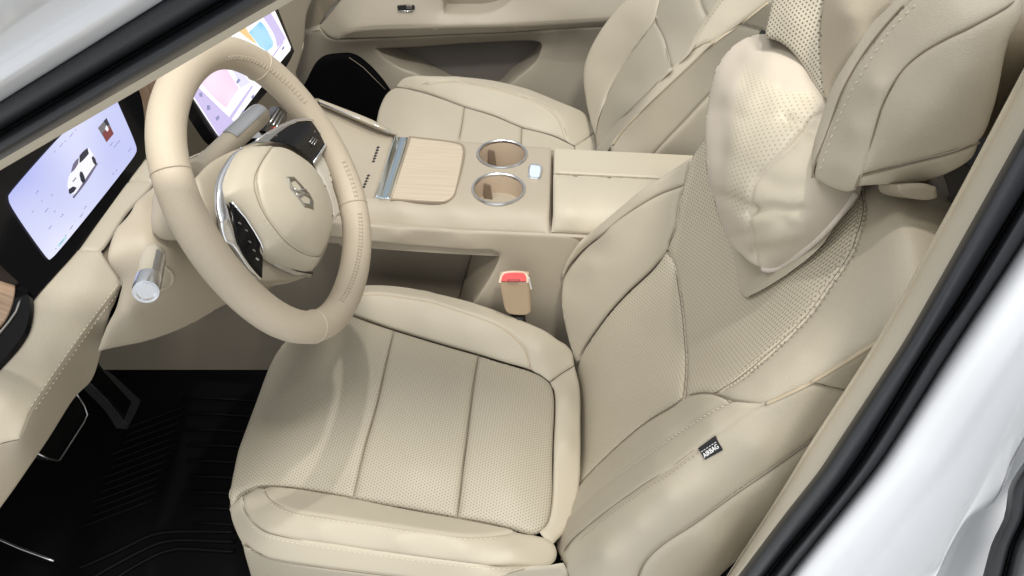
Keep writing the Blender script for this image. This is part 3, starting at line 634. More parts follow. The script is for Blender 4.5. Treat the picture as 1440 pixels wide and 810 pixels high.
# far bolster
fA = pts('480,414,c.032 508,413,c.034 532,412.5,c.035 577,418.5,c.036 604,423,c.036 649,437,c.034 684,449,c.03 711,462,c.024 729,477,c.016 740,491,c.008 749,520,c-.009')
bo.append(panel('cushion_bolster', fA + pts('710,509,c-.007 673,498,c-.006 620,483,c-.004 554,463,c-.004 530,455,c-.004 497,443,c-.004 476,434,c-.006 468,424,c.01'), L_, ds, r=.007, dep=.003, sp=6, ctrl=pts('600,450,c.022 660,470,c.016 530,430,c.022 715,490,c.004')))
fB = pts('808,513,c-.012 790,524,c-.014 774,536,c-.012')
bo.append(panel('cushion_bolster', fA + pts('760,526,c-.01 774,536,c-.012') + fB[::-1] + pts('806,497,c-.01 799,486,c-.002 787,478,c.006 767,464,c.014 738,451,c.022 702,437,c.028 662,423,c.03 604,409,c.03 588,405.5,c.03 545,400,c.03 513,400,c.028 480,405,c.024'),
      L_, ds, r=.006, dep=.003, sp=5, ctrl=pts('600,414,c.038 690,443,c.032 760,490,c.012')))
bo.append(panel('cushion_rear', fB + pts('780,552,c-.012 779,630,c-.012 777,708,c-.012 771,734,c-.013 760,747,c-.014 766,755,c-.014 779,764,c-.02 800,740,c-.022 815,690,c-.024 818,600,c-.022 816,540,c-.016'), L_, ds, r=.007, dep=.004, sp=5, ctrl=pts('796,620,c-.006 794,560,c-.004')))
cord('double_seam', pts('509,415.5 532,415 577,421 604,425.5 649,439.5 684,451.5 709,464 726,478.5 737,492 745.5,516'), bo, M['piping'], ds, .0013, .0006)
# --- seat back
hL = pts('937,351 917,378 881,412 854,442 832,472 818,494 812,510', 'B')
hR = pts('937,351 948,374 954,406 959,441 962,474 964,502 964,524 962,547 961,559', 'B')
hB = pts('961,559 948,569 912,591 877,619 850,644 830,664 810,686', 'B')
bk_in = [panel('backrest_insert', hL[::-1] + hR[1:] + hB[1:] + pts('807,660,B-.01 808,600,B-.01 808,540,B-.008'), Rb, ds, r=.010, dep=.005, sp=6, ctrl=pts('880,520 900,460 860,590 930,420 840,560', 'B.003'), uax=(.4, 0, .9)),
  panel('backrest_insert', hR + pts('970,555 988,552 1004,553.5 1037,533 1071,505 1109,470 1138,439 1162,405 1184,374 1198,350 1204,332 1211,311 1214,289 1211,269 1195,190,b-.01 1120,110,b-.01 1040,120,b-.01 990,192 971,221 967,234 959,259 953,288 948,321 939,343', 'B'),
      Rb, ds, r=.010, dep=.005, sp=7, ctrl=pts('1050,430 1000,330 1100,330 1000,480 1080,230 1130,400', 'B.004'), uax=(.4, 0, .9))]
fo_ = pts('791,392 801,374 823,349 846,330 863,314 894,292 926,274 961,261', 'B')
bb = [panel('backrest_bolster', fo_ + pts('953,288 948,321 939,343 937,351 917,378 881,412 854,442 832,472 818,494 812,510 808,512 796,472 789,437 788,412', 'B'), L_, ds, r=.007, dep=.004, sp=6, ctrl=pts('850,390 900,330 815,440 930,300 830,370 870,350', 'B'), skirt=.05),
  panel('backrest_bolster', fo_ + pts('967,236 970,222 928,250 894,272 859,301 826,330 814,343 799,366 790,387', 'B'), L_, ds, r=.006, dep=.004, sp=5, ctrl=pts('850,321 905,281', 'B'), skirt=.06)]
kS = pts('1211,269 1214,289 1211,311 1204,332 1198,350 1184,374 1162,405 1138,439 1109,470 1071,505 1037,533 1004,553.5', 'B')
pipeK = pts('1076,568,B 1105,555,B 1138,539,B 1176,516,B 1229,483,B 1300,436,B 1380,380,b-.06', 'B')
bb.append(panel('backrest_shoulder', kS + pts('1026,562 1045,565', 'B') + pipeK + pts('1380,300,b-.08 1340,235,b-.07 1280,215,b-.05 1220,225,b-.02'), L_, ds, r=.010, dep=.005, sp=7, ctrl=pts('1080,535 1150,470 1220,380 1270,320 1110,520 1180,480 1120,500 1200,440 1250,400 1160,440', 'B'), skirt=.06))
aS = pts('1026,562 992,580 948,609 903,640 872,661 837,688 806,717 790,732 780,745', 'B')
aT = pts('1074,568 1006,611 981,629 939,660 903,683 841,728 803,761 792,777 789,788', 'B')
bb.append(panel('backrest_side_bolster', hB[::-1] + pts('970,555 988,552 1004,553.5 1026,562 1045,565', 'B') + aT + pts('781,772 778,757 781,735 794,708', 'B'), L_, ds, r=.006, dep=.003, sp=5, ctrl=pts('930,605 870,650 985,568 920,650 850,700 1000,595 830,690 815,735', 'B'), skirt=.05, creases=[(aS, .0022, .0028)]))
aL = pts('898,810,y.435 908,790,y.435 930,768,y.435 977,737,y.435 1037,694,y.435 1090,658,y.436 1142,621,y.438 1180,594,y.44')
bs = [panel('backrest_side', aT[::-1] + pts('1090,562,B 1138,540,B 1160,546,y.443 1186,552,y.442 1215,560,y.442 1200,578,y.441') + aL[::-1] + pts('893,840,y.435 860,860,y.436 810,850,y.44 799,812,y.446 793,796,B'), L_, ds, r=.008, dep=.004, sp=6, blur=8, smth=.15, ctrl=pts('900,740 980,690 1060,630 850,780 940,700', 'y.432'), skirt=.05),
  panel('backrest_side', pts('1141,540,B 1176,517.5,B 1229,485,B 1290,445,B 1290,520,y.45 1215,559,y.443 1186,551,y.442 1160,545,y.443'), L_, ds, r=.006, dep=.004, sp=6, skirt=.05),
  panel('backrest_side_lower', aL + pts('1240,560,y.45 1230,700,y.46 1080,760,y.46 1035,795,y.455 960,860,y.45 900,860,y.436'), L_, ds, r=.012, dep=.008, sp=8, ctrl=pts('1000,760,y.432 1090,690,y.434'), skirt=.05)]
cord('side_piping', pts('1078,568 1105,556 1138,539.5 1176,517 1229,484 1262,462'), bs + bb, M['piping'], ds, .0018, -.0002)
fl_ = panel('headrest_flap', pts('1022,330 1031,368 1036,396 1039,412 1047,417 1064,408 1104,383 1150,345 1180,300 1120,260 1040,280', 'B.012'), L_, ds, r=.005, dep=.003, sp=6, skirt=.012)
# thread
T, TD = M['thread'], M['threadd']
for l in (s12, s23, near, nrev[:4], sA, sB, sC, fA, fB, pts('475,434,c-.006 497,443,c-.004 530,455,c-.004 554,463,c-.004 620,483,c-.004 673,498,c-.006 710,509,c-.007 744,519,c-.009 760,526,c-.01 774,536,c-.012 780,552,c-.012 779,630,c-.012 777,708,c-.012 771,734,c-.013 760,747,c-.014'), hL, hR, hB, fo_, kS, aT, aL, pts('939,343,B 948,321,B 953,288,B 959,259,B 967,236,B'), pts('970,555,B 988,552,B 1004,553.5,B 1026,562,B 1045,565,B 1074,568,B')): seamline(l, ds)
def off(line, d):
    q = np.array([(a, b) for a, b, *_ in line]); tg = np.gradient(q, axis=0); tg /= np.linalg.norm(tg, axis=1)[:, None]; n = np.stack([-tg[:, 1], tg[:, 0]], 1); q = q + n * d
    return [(a, b, 'd1') for a, b in q]
stitches('stitching', off(sA[1:-1], 5), bo, T, ds)
stitches('stitching', off(sB[2:-1], 5), bo, T, ds)
stitches('stitching', off(aS[:-1], -4.5), bb, T, ds)
stitches('stitching', off(aT[1:-2], -7), bs, TD, ds, .003, .0035, .0006)
stitches('stitching', off(kS[1:-1], -7), bb, TD, ds, .0028, .0034, .0007)
stitches('stitching', off(kS[1:-1], 6), bk_in, TD, ds, .0026, .0026, .0006)
stitches('stitching', off(s12[1:-1], 1.5), cin, TD, ds, .004, .003, .0005)
# airbag tag
tr = bvh(bs + bb)
def tagpt(u, v, lift=.0015):
    h = onto(tr, u, v); return h[0] + h[1] * lift
tq = [tagpt(983, 629), tagpt(1006, 611.5), tagpt(1017, 632), tagpt(993, 645)]
tg_ = slab('airbag_tag', tq, M['tagblack'], ds, thick=.0016, lift=.0008)
mid = lambda a, b, t: a * (1 - t) + b * t
s0, s1 = mid(tq[0], tq[3], .36), mid(tq[1], tq[2], .36); nT = np.cross(tq[1] - tq[0], tq[3] - tq[0]); nT /= np.linalg.norm(nT)
if nT @ (CO - tq[0]) < 0: nT = -nT
for k in range(6):
    a, b = mid(s0, s1, .05 + k / 6.4), mid(s0, s1, .05 + (k + .62) / 6.4); w = (tq[3] - tq[0]) * .02
    slab('tag_stitch', [a - w + nT * .0011, b - w + nT * .0011, b + w + nT * .0011, a + w + nT * .0011], M['white'], tg_, thick=.0004)
def text(body, name, origin, ex, ey, size, m, parent, depth_=.0002):
    cu = bpy.data.curves.new(name, 'FONT'); cu.body = body; cu.size = 1; cu.align_x = 'CENTER'; cu.align_y = 'CENTER'; cu.extrude = .02; cu.offset = .012
    o = bpy.data.objects.new(name, cu); me = bpy.data.meshes.new_from_object(o); bpy.data.objects.remove(o)
    V = np.zeros(len(me.vertices) * 3); me.vertices.foreach_get('co', V); V = V.reshape(-1, 3); Fs = [tuple(p.vertices) for p in me.polygons]
    ex = ex / np.linalg.norm(ex); ey = ey - ex * (ex @ ey); ey /= np.linalg.norm(ey); ez = np.cross(ex, ey)
    return build(name, origin + size * (V[:, :1] * ex + V[:, 1:2] * ey + V[:, 2:] * ez), Fs, m, parent, shade=False)
ctr = mid(mid(tq[0], tq[3], .66), mid(tq[1], tq[2], .68), .5) + nT * .0013
text('AIRBAG', 'tag_lettering', ctr, tq[1] - tq[0], tq[0] - tq[3], np.linalg.norm(tq[1] - tq[0]) * .245, M['white'], tg_)
# --- headrest
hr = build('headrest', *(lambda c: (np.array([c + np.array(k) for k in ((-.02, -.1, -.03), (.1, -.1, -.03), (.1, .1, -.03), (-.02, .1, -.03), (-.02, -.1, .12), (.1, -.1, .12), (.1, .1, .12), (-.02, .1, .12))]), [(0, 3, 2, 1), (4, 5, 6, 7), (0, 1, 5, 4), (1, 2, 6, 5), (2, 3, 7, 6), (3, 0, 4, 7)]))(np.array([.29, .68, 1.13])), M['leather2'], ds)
eS = pts('1440,-10 1416,9 1364,38 1331,54 1298,73 1271,96 1253,122,d.583 1240,149,d.593 1231,178,d.602 1227,193,d.607 1216,227,d.619 1203,264,d.630', 'H')
fS = pts('1320,-30 1271,7 1240,42 1209,84 1184,129,d.638 1167,176,d.655 1158,200,d.661 1145,232,d.668 1142,250,d.670', 'H')
hp = [panel('headrest_band', fS + pts('1150,256,d.668 1164,263,d.662 1189,271,d.650 1198,268,d.638', 'H') + eS[::-1] + pts('1420,-40', 'H'), L_, hr, r=.006, dep=.003, sp=5, blur=5, smth=.1, ctrl=pts('1230,120,d.585 1200,180,d.612 1290,50 1180,235,d.635 1350,15 1260,80', 'H'), skirt=.05),
  panel('headrest_band', fS + pts('1139,235,d.682 1141,204,d.680 1148,178,d.672 1169,118,d.655 1200,67,d.63 1222,33 1254,0 1275,-30', 'H'), L_, hr, r=.005, dep=.003, sp=5, skirt=.04),
  panel('headrest_face', pts('1083,-30 1083,0 1074,44 1074,52 1093,58 1113,74 1130,98 1140,118 1158,138 1151,56 1160,-30', 'H-.012'), M['perf_head'], hr, r=.006, dep=.003, sp=6, ctrl=pts('1115,30', 'H'), skirt=.05, uax=(0, 1, 0)),
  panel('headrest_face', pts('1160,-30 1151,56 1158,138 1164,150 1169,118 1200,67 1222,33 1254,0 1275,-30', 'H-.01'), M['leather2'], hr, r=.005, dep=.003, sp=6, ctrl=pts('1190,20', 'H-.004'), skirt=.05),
  panel('headrest_side', eS + pts('1211,247,d.626 1276,231,d.612 1342,214 1378,200 1400,150 1420,60 1440,20', 'H'), L_, hr, r=.008, dep=.003, sp=6, blur=4, smth=.08, ctrl=pts('1300,150 1350,100 1280,190', 'H'), skirt=.07),
  panel('headrest_side', pts('1204,264,d.633 1230,262.5,d.632 1260,261,d.632 1298,258,d.632 1342,242 1370,222 1378,201 1342,215 1276,232,d.613 1211,248,d.627', 'H'), L_, hr, r=.006, dep=.003, sp=5, skirt=.08)]
for l in (eS, fS[1:], pts('1211,247.5,d.626 1276,231.5,d.612 1342,214.5,H 1378,200.5,H')): seamline(l, hr, .0022, .0009)
stitches('headrest_stitching', pts('1293,2 1253,42 1216,98 1193,138 1176,176 1164,211 1151,244'), hp, T, hr, .004, .003, .0007)
gs = panel('post_guide', pts('1263,263 1300,261 1318,266 1320,280 1305,284 1275,280 1265,274', 'y.52'), M['plastic'], ds, r=.004, dep=.003, sp=4, skirt=(.0, .03, -.02))

# ================================================================== neck pillow
npl = thing('neck_pillow', P(1080, 390, 'b.03'), 'plump pale neck pillow of suede and perforated leather hanging below the driver headrest', 'neck pillow')
pc = pts('1060,200 1070,120 1050,150 1090,260 1100,300 1060,280 1110,150 1030,200 1020,130 1040,90 1085,75 1080,340 1130,260 1150,290 1120,330 1015,260 1040,320 1060,355 1170,270', 'O')
pLo = pts('1074,47 1052,50 1026,68 1006,99 998,130 992,168 990,208 991,220 994,249 1003,282 1014,320 1030,351 1046,364 1063,378', 'O')
pM = pts('1170,155 1143,165 1130,181 1112,203 1081,232 1063,252 1056,285 1053,315 1054,324 1059,353 1064,378', 'O')
perf = panel('pillow_cover', pLo[:-1] + pts('1064,378 1072,383 1081,386 1097,383 1126,364 1159,336 1183,309 1210,272 1215,220 1195,170 1172,148 1161,132 1150,118 1141,106 1134,90 1114,66 1092,51', 'O'), M['perf_pillow'], npl, r=.008, dep=.003, sp=4.5, ctrl=pc, skirt=.06, noise=.0012, uax=(0, 1, 0),
      creases=[(pM, .0022, .0024), (pts('1112,204 1128,190 1150,186'), .006, 0.0028), (pts('1105,165 1125,172 1145,178'), .006, 0.0049), (pts('1014,276 1035,283 1054,294'), .006, 0.0042), (pts('1100,163 1075,160 1045,166'), .008, 0.0021), (pts('1100,120 1120,128 1140,135'), .006, 0.0021), (pts('1010,215 1030,222 1055,236'), .012, 0.0014), (pts('1052,112 1080,104 1110,98'), .012, 0.0017), (pts('1022,150 1040,140 1065,136'), .01, 0.0014),
        (pts('1056,294 1085,292 1110,296 1130,296'), .005, 0.0042), (pts('1060,300 1085,303 1100,308'), .006, 0.0028), (pts('1060,325 1090,318 1115,322'), .007, 0.0021), (pts('1070,250 1100,262 1130,262'), .008, 0.0021), (pts('1066,352 1095,352 1120,345'), .006, 0.0021), (pts('1030,335 1042,330 1056,334'), .005, 0.0014), (pts('1010,160 1016,200 1016,250'), .010, 0.0014)])
def field(name, poly, soft):
    poly = np.array(poly, float); v_ = px(SURF[perf.name][0]); sd_ = seg_dist(v_, poly, np.roll(poly, -1, 0))
    perf.data.attributes.new(name, 'FLOAT', 'POINT').data.foreach_set('value', np.clip(.5 + np.where(inside(poly, v_), sd_, -sd_) / soft, 0, 1))
field('field', [(1046, 92), (1100, 128), (1150, 130), (1150, 165), (1112, 203), (1082, 231), (1063, 252), (1055.5, 285), (1053, 318), (1040, 308), (1022, 285), (1024, 240), (1028, 190), (1034, 140)], 10)
field('hide', [(1165, 150), (1112, 203), (1082, 231), (1063, 252), (1055.5, 285), (1053, 318), (1059, 353), (1066, 376), (1105, 352), (1132, 310), (1142, 250), (1175, 200)], 14)
cord('pillow_piping', pts('1066,377 1080,380 1096,377 1124,358 1157,330 1180,304 1204,272'), [perf], M['suede'], npl, .0032, .001)

# ================================================================== passenger seat
pz = thing('front_seat', (-.1, 1.42, .22), 'plain beige leather passenger seat beyond the centre console', 'car seat')
LS = M['leather']
t1 = pts('557,122,c-.02 584,126,c-.006 620,137,c-.002 653,149,c0')
t2 = pts('653,149,c0 693,161,c0 734,178,c-.002')
t3 = pts('734,178,c-.002 776,189,c-.006 809,204,c-.012')
q12 = pts('653,149,c0 650,172,c.002 646,193,c.002 640,230,c.0'); q23 = pts('734,178,c-.002 733.5,190,c-.002 733,202,c-.002 731,232,c-.004')
pc_ = [panel('cushion_insert', t1 + q12[1:] + pts('560,232,c-.02 525,200,c-.03 528,172,c-.03 533,149,c-.03 544,129,c-.028'), LS, pz, r=.010, dep=.005, sp=6, ctrl=pts('600,165,c.008 570,150,c-.004'), skirt=(0, 0, -.15)),
  panel('cushion_insert', t2 + q23[1:] + q12[::-1][:-1], LS, pz, r=.010, dep=.005, sp=6, ctrl=pts('690,185,c.006')),
  panel('cushion_insert', t3 + pts('812,232,c-.014') + q23[::-1][:-1], LS, pz, r=.010, dep=.005, sp=6)]
g1 = pts('584,125,c-.006 596,118,c.01 613,114,c.02 644,113.5,c.03 676,119,c.034 716,129,c.034 753,141,c.03 776,153,c.024 789,169,c.014 796,187,c.004 798,199,c-.008')
pc_.append(panel('cushion_bolster', g1 + pts('776,189,c-.006 734,178,c-.002 693,161,c0 653,149,c0 620,137,c-.002'), LS, pz, r=.007, dep=.003, sp=5, ctrl=pts('690,140,c.02 640,127,c.018 750,165,c.014')))
pc_.append(panel('cushion_bolster', g1 + pts('809,204,c-.012 811,203,c-.012 822,196,c-.012 836,185,c-.012 830,170,c-.005 824,160,c0 816,154,c.006 787,142,c.018 742,124,c.028 698,113,c.03 653,107.5,c.03 609,106,c.024 578,107,c.012 564,112,c-.002 557,121,c-.02 570,123,c-.012'), LS, pz, r=.007, dep=.003, sp=5, ctrl=pts('640,110,c.034 740,131,c.034 800,165,c.014 815,180,c.0')))
pc_.append(panel('cushion_rear', pts('809,204,c-.012 822,196,c-.012 836,186,c-.013 840,208,c-.016 838,232,c-.02 812,232,c-.016'), LS, pz, r=.006, dep=.003, sp=5))
cord('double_seam', pts('600,119 616,116.5 644,116 676,121.5 714,131 750,143 772,155 785.5,170 792.5,188 795,197'), pc_, M['piping'], pz, .0014, .0006)
b1 = pts('929,-15,Q 921,27,Q 896,62,Q 867,104,Q 851,138,Q 841,169,Q 837,196,Q')
b2 = pts('921,27,Q 933,56,Q 941,89,Q 943,97,Q')
b3 = pts('861,180,Q 895,146,Q 943,97,Q')
pbk = [panel('backrest_bolster', b1 + pts('836,190,Q 831,176,Q 829,164,Q 823,142,Q 820,120,Q 821,93,Q 829,69,Q 844,42,Q 862,18,Q 878,0,Q 890,-15,Q'), LS, pz, smth=.12, blur=4, r=.008, dep=.004, sp=6, ctrl=pts('850,90,Q 880,40,Q'), skirt=.05),
  panel('backrest_insert', b1[1:] + pts('838,209,Q') + b3 + b2[::-1][1:-1], LS, pz, smth=.12, blur=4, r=.008, dep=.004, sp=6, ctrl=pts('890,120,Q'), skirt=.04),
  panel('backrest_insert', pts('929,-15,Q') + b2 + pts('969,73,Q 984,44,Q 1000,20,Q 1022,-15,Q'), LS, pz, smth=.12, blur=4, r=.008, dep=.004, sp=6, ctrl=pts('965,20,Q'), skirt=.04,
        creases=[(pts('980,-10 985,8 991,21'), .004, .003)])]
b4 = pts('1090,-6,Q 1082,1,Q 1040,33,Q 1004,58,Q 956,104,Q 911,147,Q 878,180,Q 858,206,Q')
pbk.append(panel('backrest_shoulder', pts('1022,-15,Q 1000,20,Q 984,44,Q 969,73,Q 989,62,Q 1004,58,Q 1040,33,Q 1082,1,Q 1095,-15,Q'), LS, pz, smth=.12, blur=4, r=.008, dep=.004, sp=5, ctrl=pts('1020,30,Q'), skirt=.05))
pbk.append(panel('backrest_side_bolster', pts('838,210,Q 861,179,Q 895,145,Q 943,97,Q 969,73,Q 989,62,Q') + b4[3:] + pts('850,216,Q'), LS, pz, smth=.12, blur=4, r=.006, dep=.003, sp=5, ctrl=pts('900,150,Q 945,106,Q'), skirt=.05))
b5 = pts('996,136,y1.172 956,178,y1.172 923,213,y1.172 912,228,y1.172')
pbs = [panel('backrest_side', b4[2:] + pts('862,225,Q') + b5[::-1] + pts('1040,95,y1.182 1073,42,y1.185 1060,38,y1.185'), LS, pz, smth=.12, blur=4, r=.008, dep=.004, sp=6, ctrl=pts('960,150,y1.168 1010,90,y1.168'), skirt=.05),
  panel('backrest_side', pts('1041,34,Q 1082,2,Q 1130,-30,Q 1130,60,y1.19 1100,60,y1.19 1073,43,y1.185'), LS, pz, smth=.12, blur=4, r=.006, dep=.003, sp=6, skirt=.05),
  panel('backrest_side_lower', b5 + pts('1000,240,y1.19 1100,200,y1.19 1100,60,y1.19 1045,90,y1.182'), LS, pz, smth=.12, blur=4, r=.01, dep=.006, sp=7, skirt=.05)]
for l in (t1, t2, t3, q12[:3], q23[:3], g1, b1, b2, b3, pts('969,73,Q 989,62,Q 1004,58,Q'), pts('822,196,c-.012 836,185.5,c-.012')): seamline(l, pz)
cord('side_piping', pts('1080,4 1040,35 1006,59.5 956,106 911,149 878,182 862,204'), pbs + pbk, M['piping'], pz, .0018, -.0002)
stitches('stitching', pts('1023,-8 1003,18 990,38'), pbk, TD, pz, .003, .003, .0008)

# ================================================================== passenger door
dr = thing('passenger_door', (-.1, 1.82, .3), 'beige inner panel of the closed passenger door with armrest and dark pocket', 'car door')
D_ = M['door']
pk = pts('527,68 578,67 653,62 753,58 760,60 762,65 758,78 753,87 717,118 690,140 640,132 600,112 583,103 568,98 553,90 538,80', 'y1.80')
d2 = pts('380,60,y1.79 449,42,y1.785 460,53,y1.775 476,56,y1.772 556,53.5,y1.772 622,50.5,y1.772 720,46.5,y1.772 800,40.5,y1.772 849,38,y1.772 960,32,y1.772')
panel('lower_panel', d2 + pts('980,330,y1.80 380,330,y1.80', 'y1.80'), D_, dr, r=.006, dep=.003, sp=10, holes=[pk], skirt=(0, .09, 0), ctrl=pts('500,66,y1.795 650,58,y1.795 800,52,y1.795 800,120,y1.80 500,90,y1.81'))
panel('pocket_lining', pts('500,50 780,45 780,150 500,150', 'y1.885'), M['pocket'], dr, r=0, sp=14, skirt=.01)
panel('pocket_end', pts('524,64,y1.80 530,66,y1.81 560,122,y1.84 545,128,y1.81 ', 'y1.80'), D_, dr, r=0, sp=6, skirt=.02) 
d1 = pts('476,55,y1.77 484,48,y1.762 493,44,y1.758 524,40,y1.755 622,37,y1.755 720,35,y1.755 800,31.5,y1.755 853,28,y1.755 960,23,y1.755')
panel('armrest_strip', d1 + d2[::-1][:-3], D_, dr, r=.005, dep=.003, sp=6, skirt=(0, .05, 0))
hd = pts('622,-30 623,0 624,12 625,19 640,18.5 680,18 700,13 720,0 730,-30', 'y1.79')
arm = panel('armrest', d1 + pts('960,-40,y1.80 740,-40,y1.79 718,0,y1.782 700,12,y1.778 680,17.5,y1.776 640,18.5,y1.776 625,19,y1.776 623,0,y1.782 618,-40,y1.79 500,-20,y1.80 470,10,y1.80 449,36,y1.788 453,44,y1.78 462,53,y1.774'), D_, dr, r=.010, dep=.006, sp=8, ctrl=pts('560,25,y1.762 800,10,y1.762 660,28,y1.76'), skirt=(0, .08, 0))
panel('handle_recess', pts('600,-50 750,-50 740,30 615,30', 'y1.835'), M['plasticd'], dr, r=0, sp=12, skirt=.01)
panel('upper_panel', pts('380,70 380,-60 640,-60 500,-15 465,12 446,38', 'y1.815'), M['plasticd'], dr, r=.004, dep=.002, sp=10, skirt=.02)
sw = plate('window_switch', pts('558.5,9 570,8 582,8.5 583,12 580,15 560,15', 'y1.766'), M['blackm'], dr, thick=.006)
plate('switch_cap', pts('571,8.5 579,8.5 579.5,12.5 571.5,13', 'y1.762'), M['satin'], sw, thick=.005)
tube('switch_edge', [P(a, b, 'y1.763') for a, b in ((559, 15), (570, 15.5), (581, 14.5))], .0012, M['chrome'], sw)
cp = panel('footwell_carpet', pts('431,113 442,93 456,83 473,80.5 491,82 511,96 542,127 560,160 540,240 440,240 420,140', 'y1.77'), M['carpet'], None, r=.01, dep=.006, sp=9, skirt=(0, .03, 0)); tag(cp, 'black carpeted side of the passenger footwell', 'carpet', kind='structure')
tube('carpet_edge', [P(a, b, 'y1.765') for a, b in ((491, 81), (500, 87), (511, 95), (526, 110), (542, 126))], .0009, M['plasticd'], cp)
# rear of the cabin, seen past the seat
rc = thing('rear_cabin_trim', P(1380, 240, 'x.75'), 'dark trim behind the driver seat beside the door pillar', 'trim')
panel('trim_panel', pts('960,-80 1560,-80 1560,420 960,420', 'x.80'), M['blackm'], rc, r=0, sp=40, skirt=.02)
panel('belt_guide', pts('1322,240 1350,225 1400,260 1385,330 1345,330 1338,285 1329,252', 'y.56'), mat('grey_belt_trim', (.10, .095, .085), .6), rc, r=.004, dep=.002, sp=6, skirt=.02)

# ================================================================== dashboard
da = thing('dashboard', (-.6, 1.0, .6), 'beige leather dashboard with ledge below the screens and wood inlays', 'dashboard')
PL = M['leather']
rid = pts('173,398,l0 150,428,l0 129,456,l0 102,493,l0 44,578,l0 36,597,l-.004 27,618,l-.012')
led = [panel('dash_ledge', pts('110,351,l.0 142,352,l.004 152,368,l.002') + rid + pts('0,625,l-.016 -40,650,l-.02 -40,560,l.01 0,519,l.008 33,480,l.006 44,458,l.006 48,422,l.004'), PL, da, r=.005, dep=.002, sp=7, ctrl=pts('100,420,l.008 60,500,l.008 10,560,l.012 130,385,l.006'), skirt=.03),
  panel('dash_ledge', pts('111,350,l.0 148,295,l.0 205,222,l.0 213,228,l0 217,255,l0 178,300,l.002 152,340,l.004 142,351,l.004'), PL, da, r=.005, dep=.003, sp=6, skirt=.03, creases=[(pts('181,253 196,252 212,254'), .002, .0025)]),
  panel('dash_fascia', pts('173,397.5,l0 160,430,l-.01 153,445,f.0 142,496,f-.004 136,520,f-.006 127,538,f-.008 107,558,f-.01 67,620,f-.012 0,716,f-.014 -60,790,f-.014 -60,665,l-.02 0,626,l-.017 27,619,l-.012') + rid[::-1][1:-1], M['plastic'], da, r=.003, dep=.001, sp=7, skirt=.04)]
stitches('ledge_stitching', off(rid[:-2], 4), led, T, da)
stitches('ledge_stitching', off(rid[:-2], -3), led, T, da)
box('dash_light_blocker', (-1.25, .42, .68), (-.66, 1.74, .84), M['blackm'], da)  # unseen block, added to keep light out of the footwell
panel('dash_gap', pts('141,350,x-.55 190,275,x-.56 214,250,x-.58 240,240,x-.58 215,300,x-.54 168,400,x-.52 150,368,x-.54'), M['seam'], da, r=0, sp=8, skirt=.02)
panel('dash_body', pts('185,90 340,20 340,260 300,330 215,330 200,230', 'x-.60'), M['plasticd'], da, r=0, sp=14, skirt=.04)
plate('wood_inlay', pts('194,120 240,90 225,150 210,215 206,205', 'x-.585'), M['wood2'], da, thick=.01)
panel('dash_end', pts('380,-30 452,-30 441,0 433,22 429,67 418,104 446,140 430,170 405,215 372,190 350,160 366,120 380,60', 'x-.56'), M['plastic'], da, r=.012, dep=.006, sp=6, skirt=.08)
vb = plate('dash_vent', pts('392,150 404,158 402,172 384,190 372,184 380,165', 'x-.452'), M['black'], da, thick=.012)
for k in range(3): tube('vent_blade', [P(392 + k * 3, 153 + k * 4, 'x-.449'), P(380 + k * 4, 172 + k * 4, 'x-.449')], .0012, M['satin'], vb)
plate('vent_light', pts('386,179 388,179 388,181 386,181', 'x-.4495'), glow('red_light', (1, .08, .03), 2.), vb, thick=.001)
# side vent at the left edge
sv = plate('side_vent_surround', pts('-40,330 0,345 35,395 48,422 44,458 33,480 0,519 -40,560', 'l.012'), M['black'], da, thick=.03, bev=.004)
plate('wood_inlay', pts('-40,362 0,367 13,378 21,395 20,418 11,444 0,458 -40,480', 'l.018'), M['wood2'], da, thick=.006, bev=.001)
tube('vent_trim', [P(a, b, 'l.0135') for a, b in ((28, 420), (26, 428), (22, 439), (12, 453), (2, 465), (-20, 490))], .0016, M['satin'], da)
# column shroud and knee panel
co = thing('steering_column', P(225, 400, 'k0'), 'broad beige cover under the steering wheel carrying the stalks', 'steering column')
cvs = panel('column_cover', pts('193,281,k-.02 178,303,k-.02 164,318,k-.018 154,345,k-.012 153,367,k-.008 173,398,k.0 160,440,k.0 142,496,k-.01 160,492,k-.008 213,481,k-.004 267,460,k-.002 302,440,k0 330,425,k0 400,395,k-.02 420,330,k-.04 380,240,k-.05 300,210,k-.05 250,230,k-.04 215,262,k-.03'), M['plastic'], co, r=.010, dep=.005, sp=7, ctrl=pts('230,400,k.03 200,330,k.012 280,380,k.035 250,300,k.01 180,440,k.015'), skirt=.05)
panel('column_sleeve', pts('212,262,k-.015 205,295,k.008 206,325,k.02 222,342,k.03 262,345,k.05 330,330,k.05 340,250,k.02 290,205,k-.01 240,230,k-.015'), M['plastic'], co, r=.016, dep=.012, sp=6, ctrl=pts('250,290,k.055 225,305,k.038'), skirt=.06)
# left stalk points almost at the camera
e1 = P(205, 411, 'd.70'); e0 = P(216, 363, 'd.76'); ax = e1 - e0; Ls = np.linalg.norm(ax)
stl = thing('indicator_stalk', tuple(e0), 'beige and silver stalk with round metal end left of the steering column', 'stalk')
rs = .0113
lathe('stalk_sleeve', e0 - ax * .8, ax, [(.0, Ls * .58), (rs * .6, Ls * .59), (rs * .9, Ls * .66), (rs, Ls * .80), (rs, Ls * 1.45)], M['liner'], stl, 32)
lathe('stalk_tip', e0 - ax * .8, ax, [(rs * .97, Ls * 1.44), (rs * 1.05, Ls * 1.45), (rs * 1.05, Ls * 1.76), (rs * 1.0, Ls * 1.79), (rs * .93, Ls * 1.79), (rs * .93, Ls * 1.775), (rs * .88, Ls * 1.775), (rs * .86, Ls * 1.80), (rs * .74, Ls * 1.80), (rs * .66, Ls * 1.785), (0, Ls * 1.785)], M['brightmetal'], stl, 32)
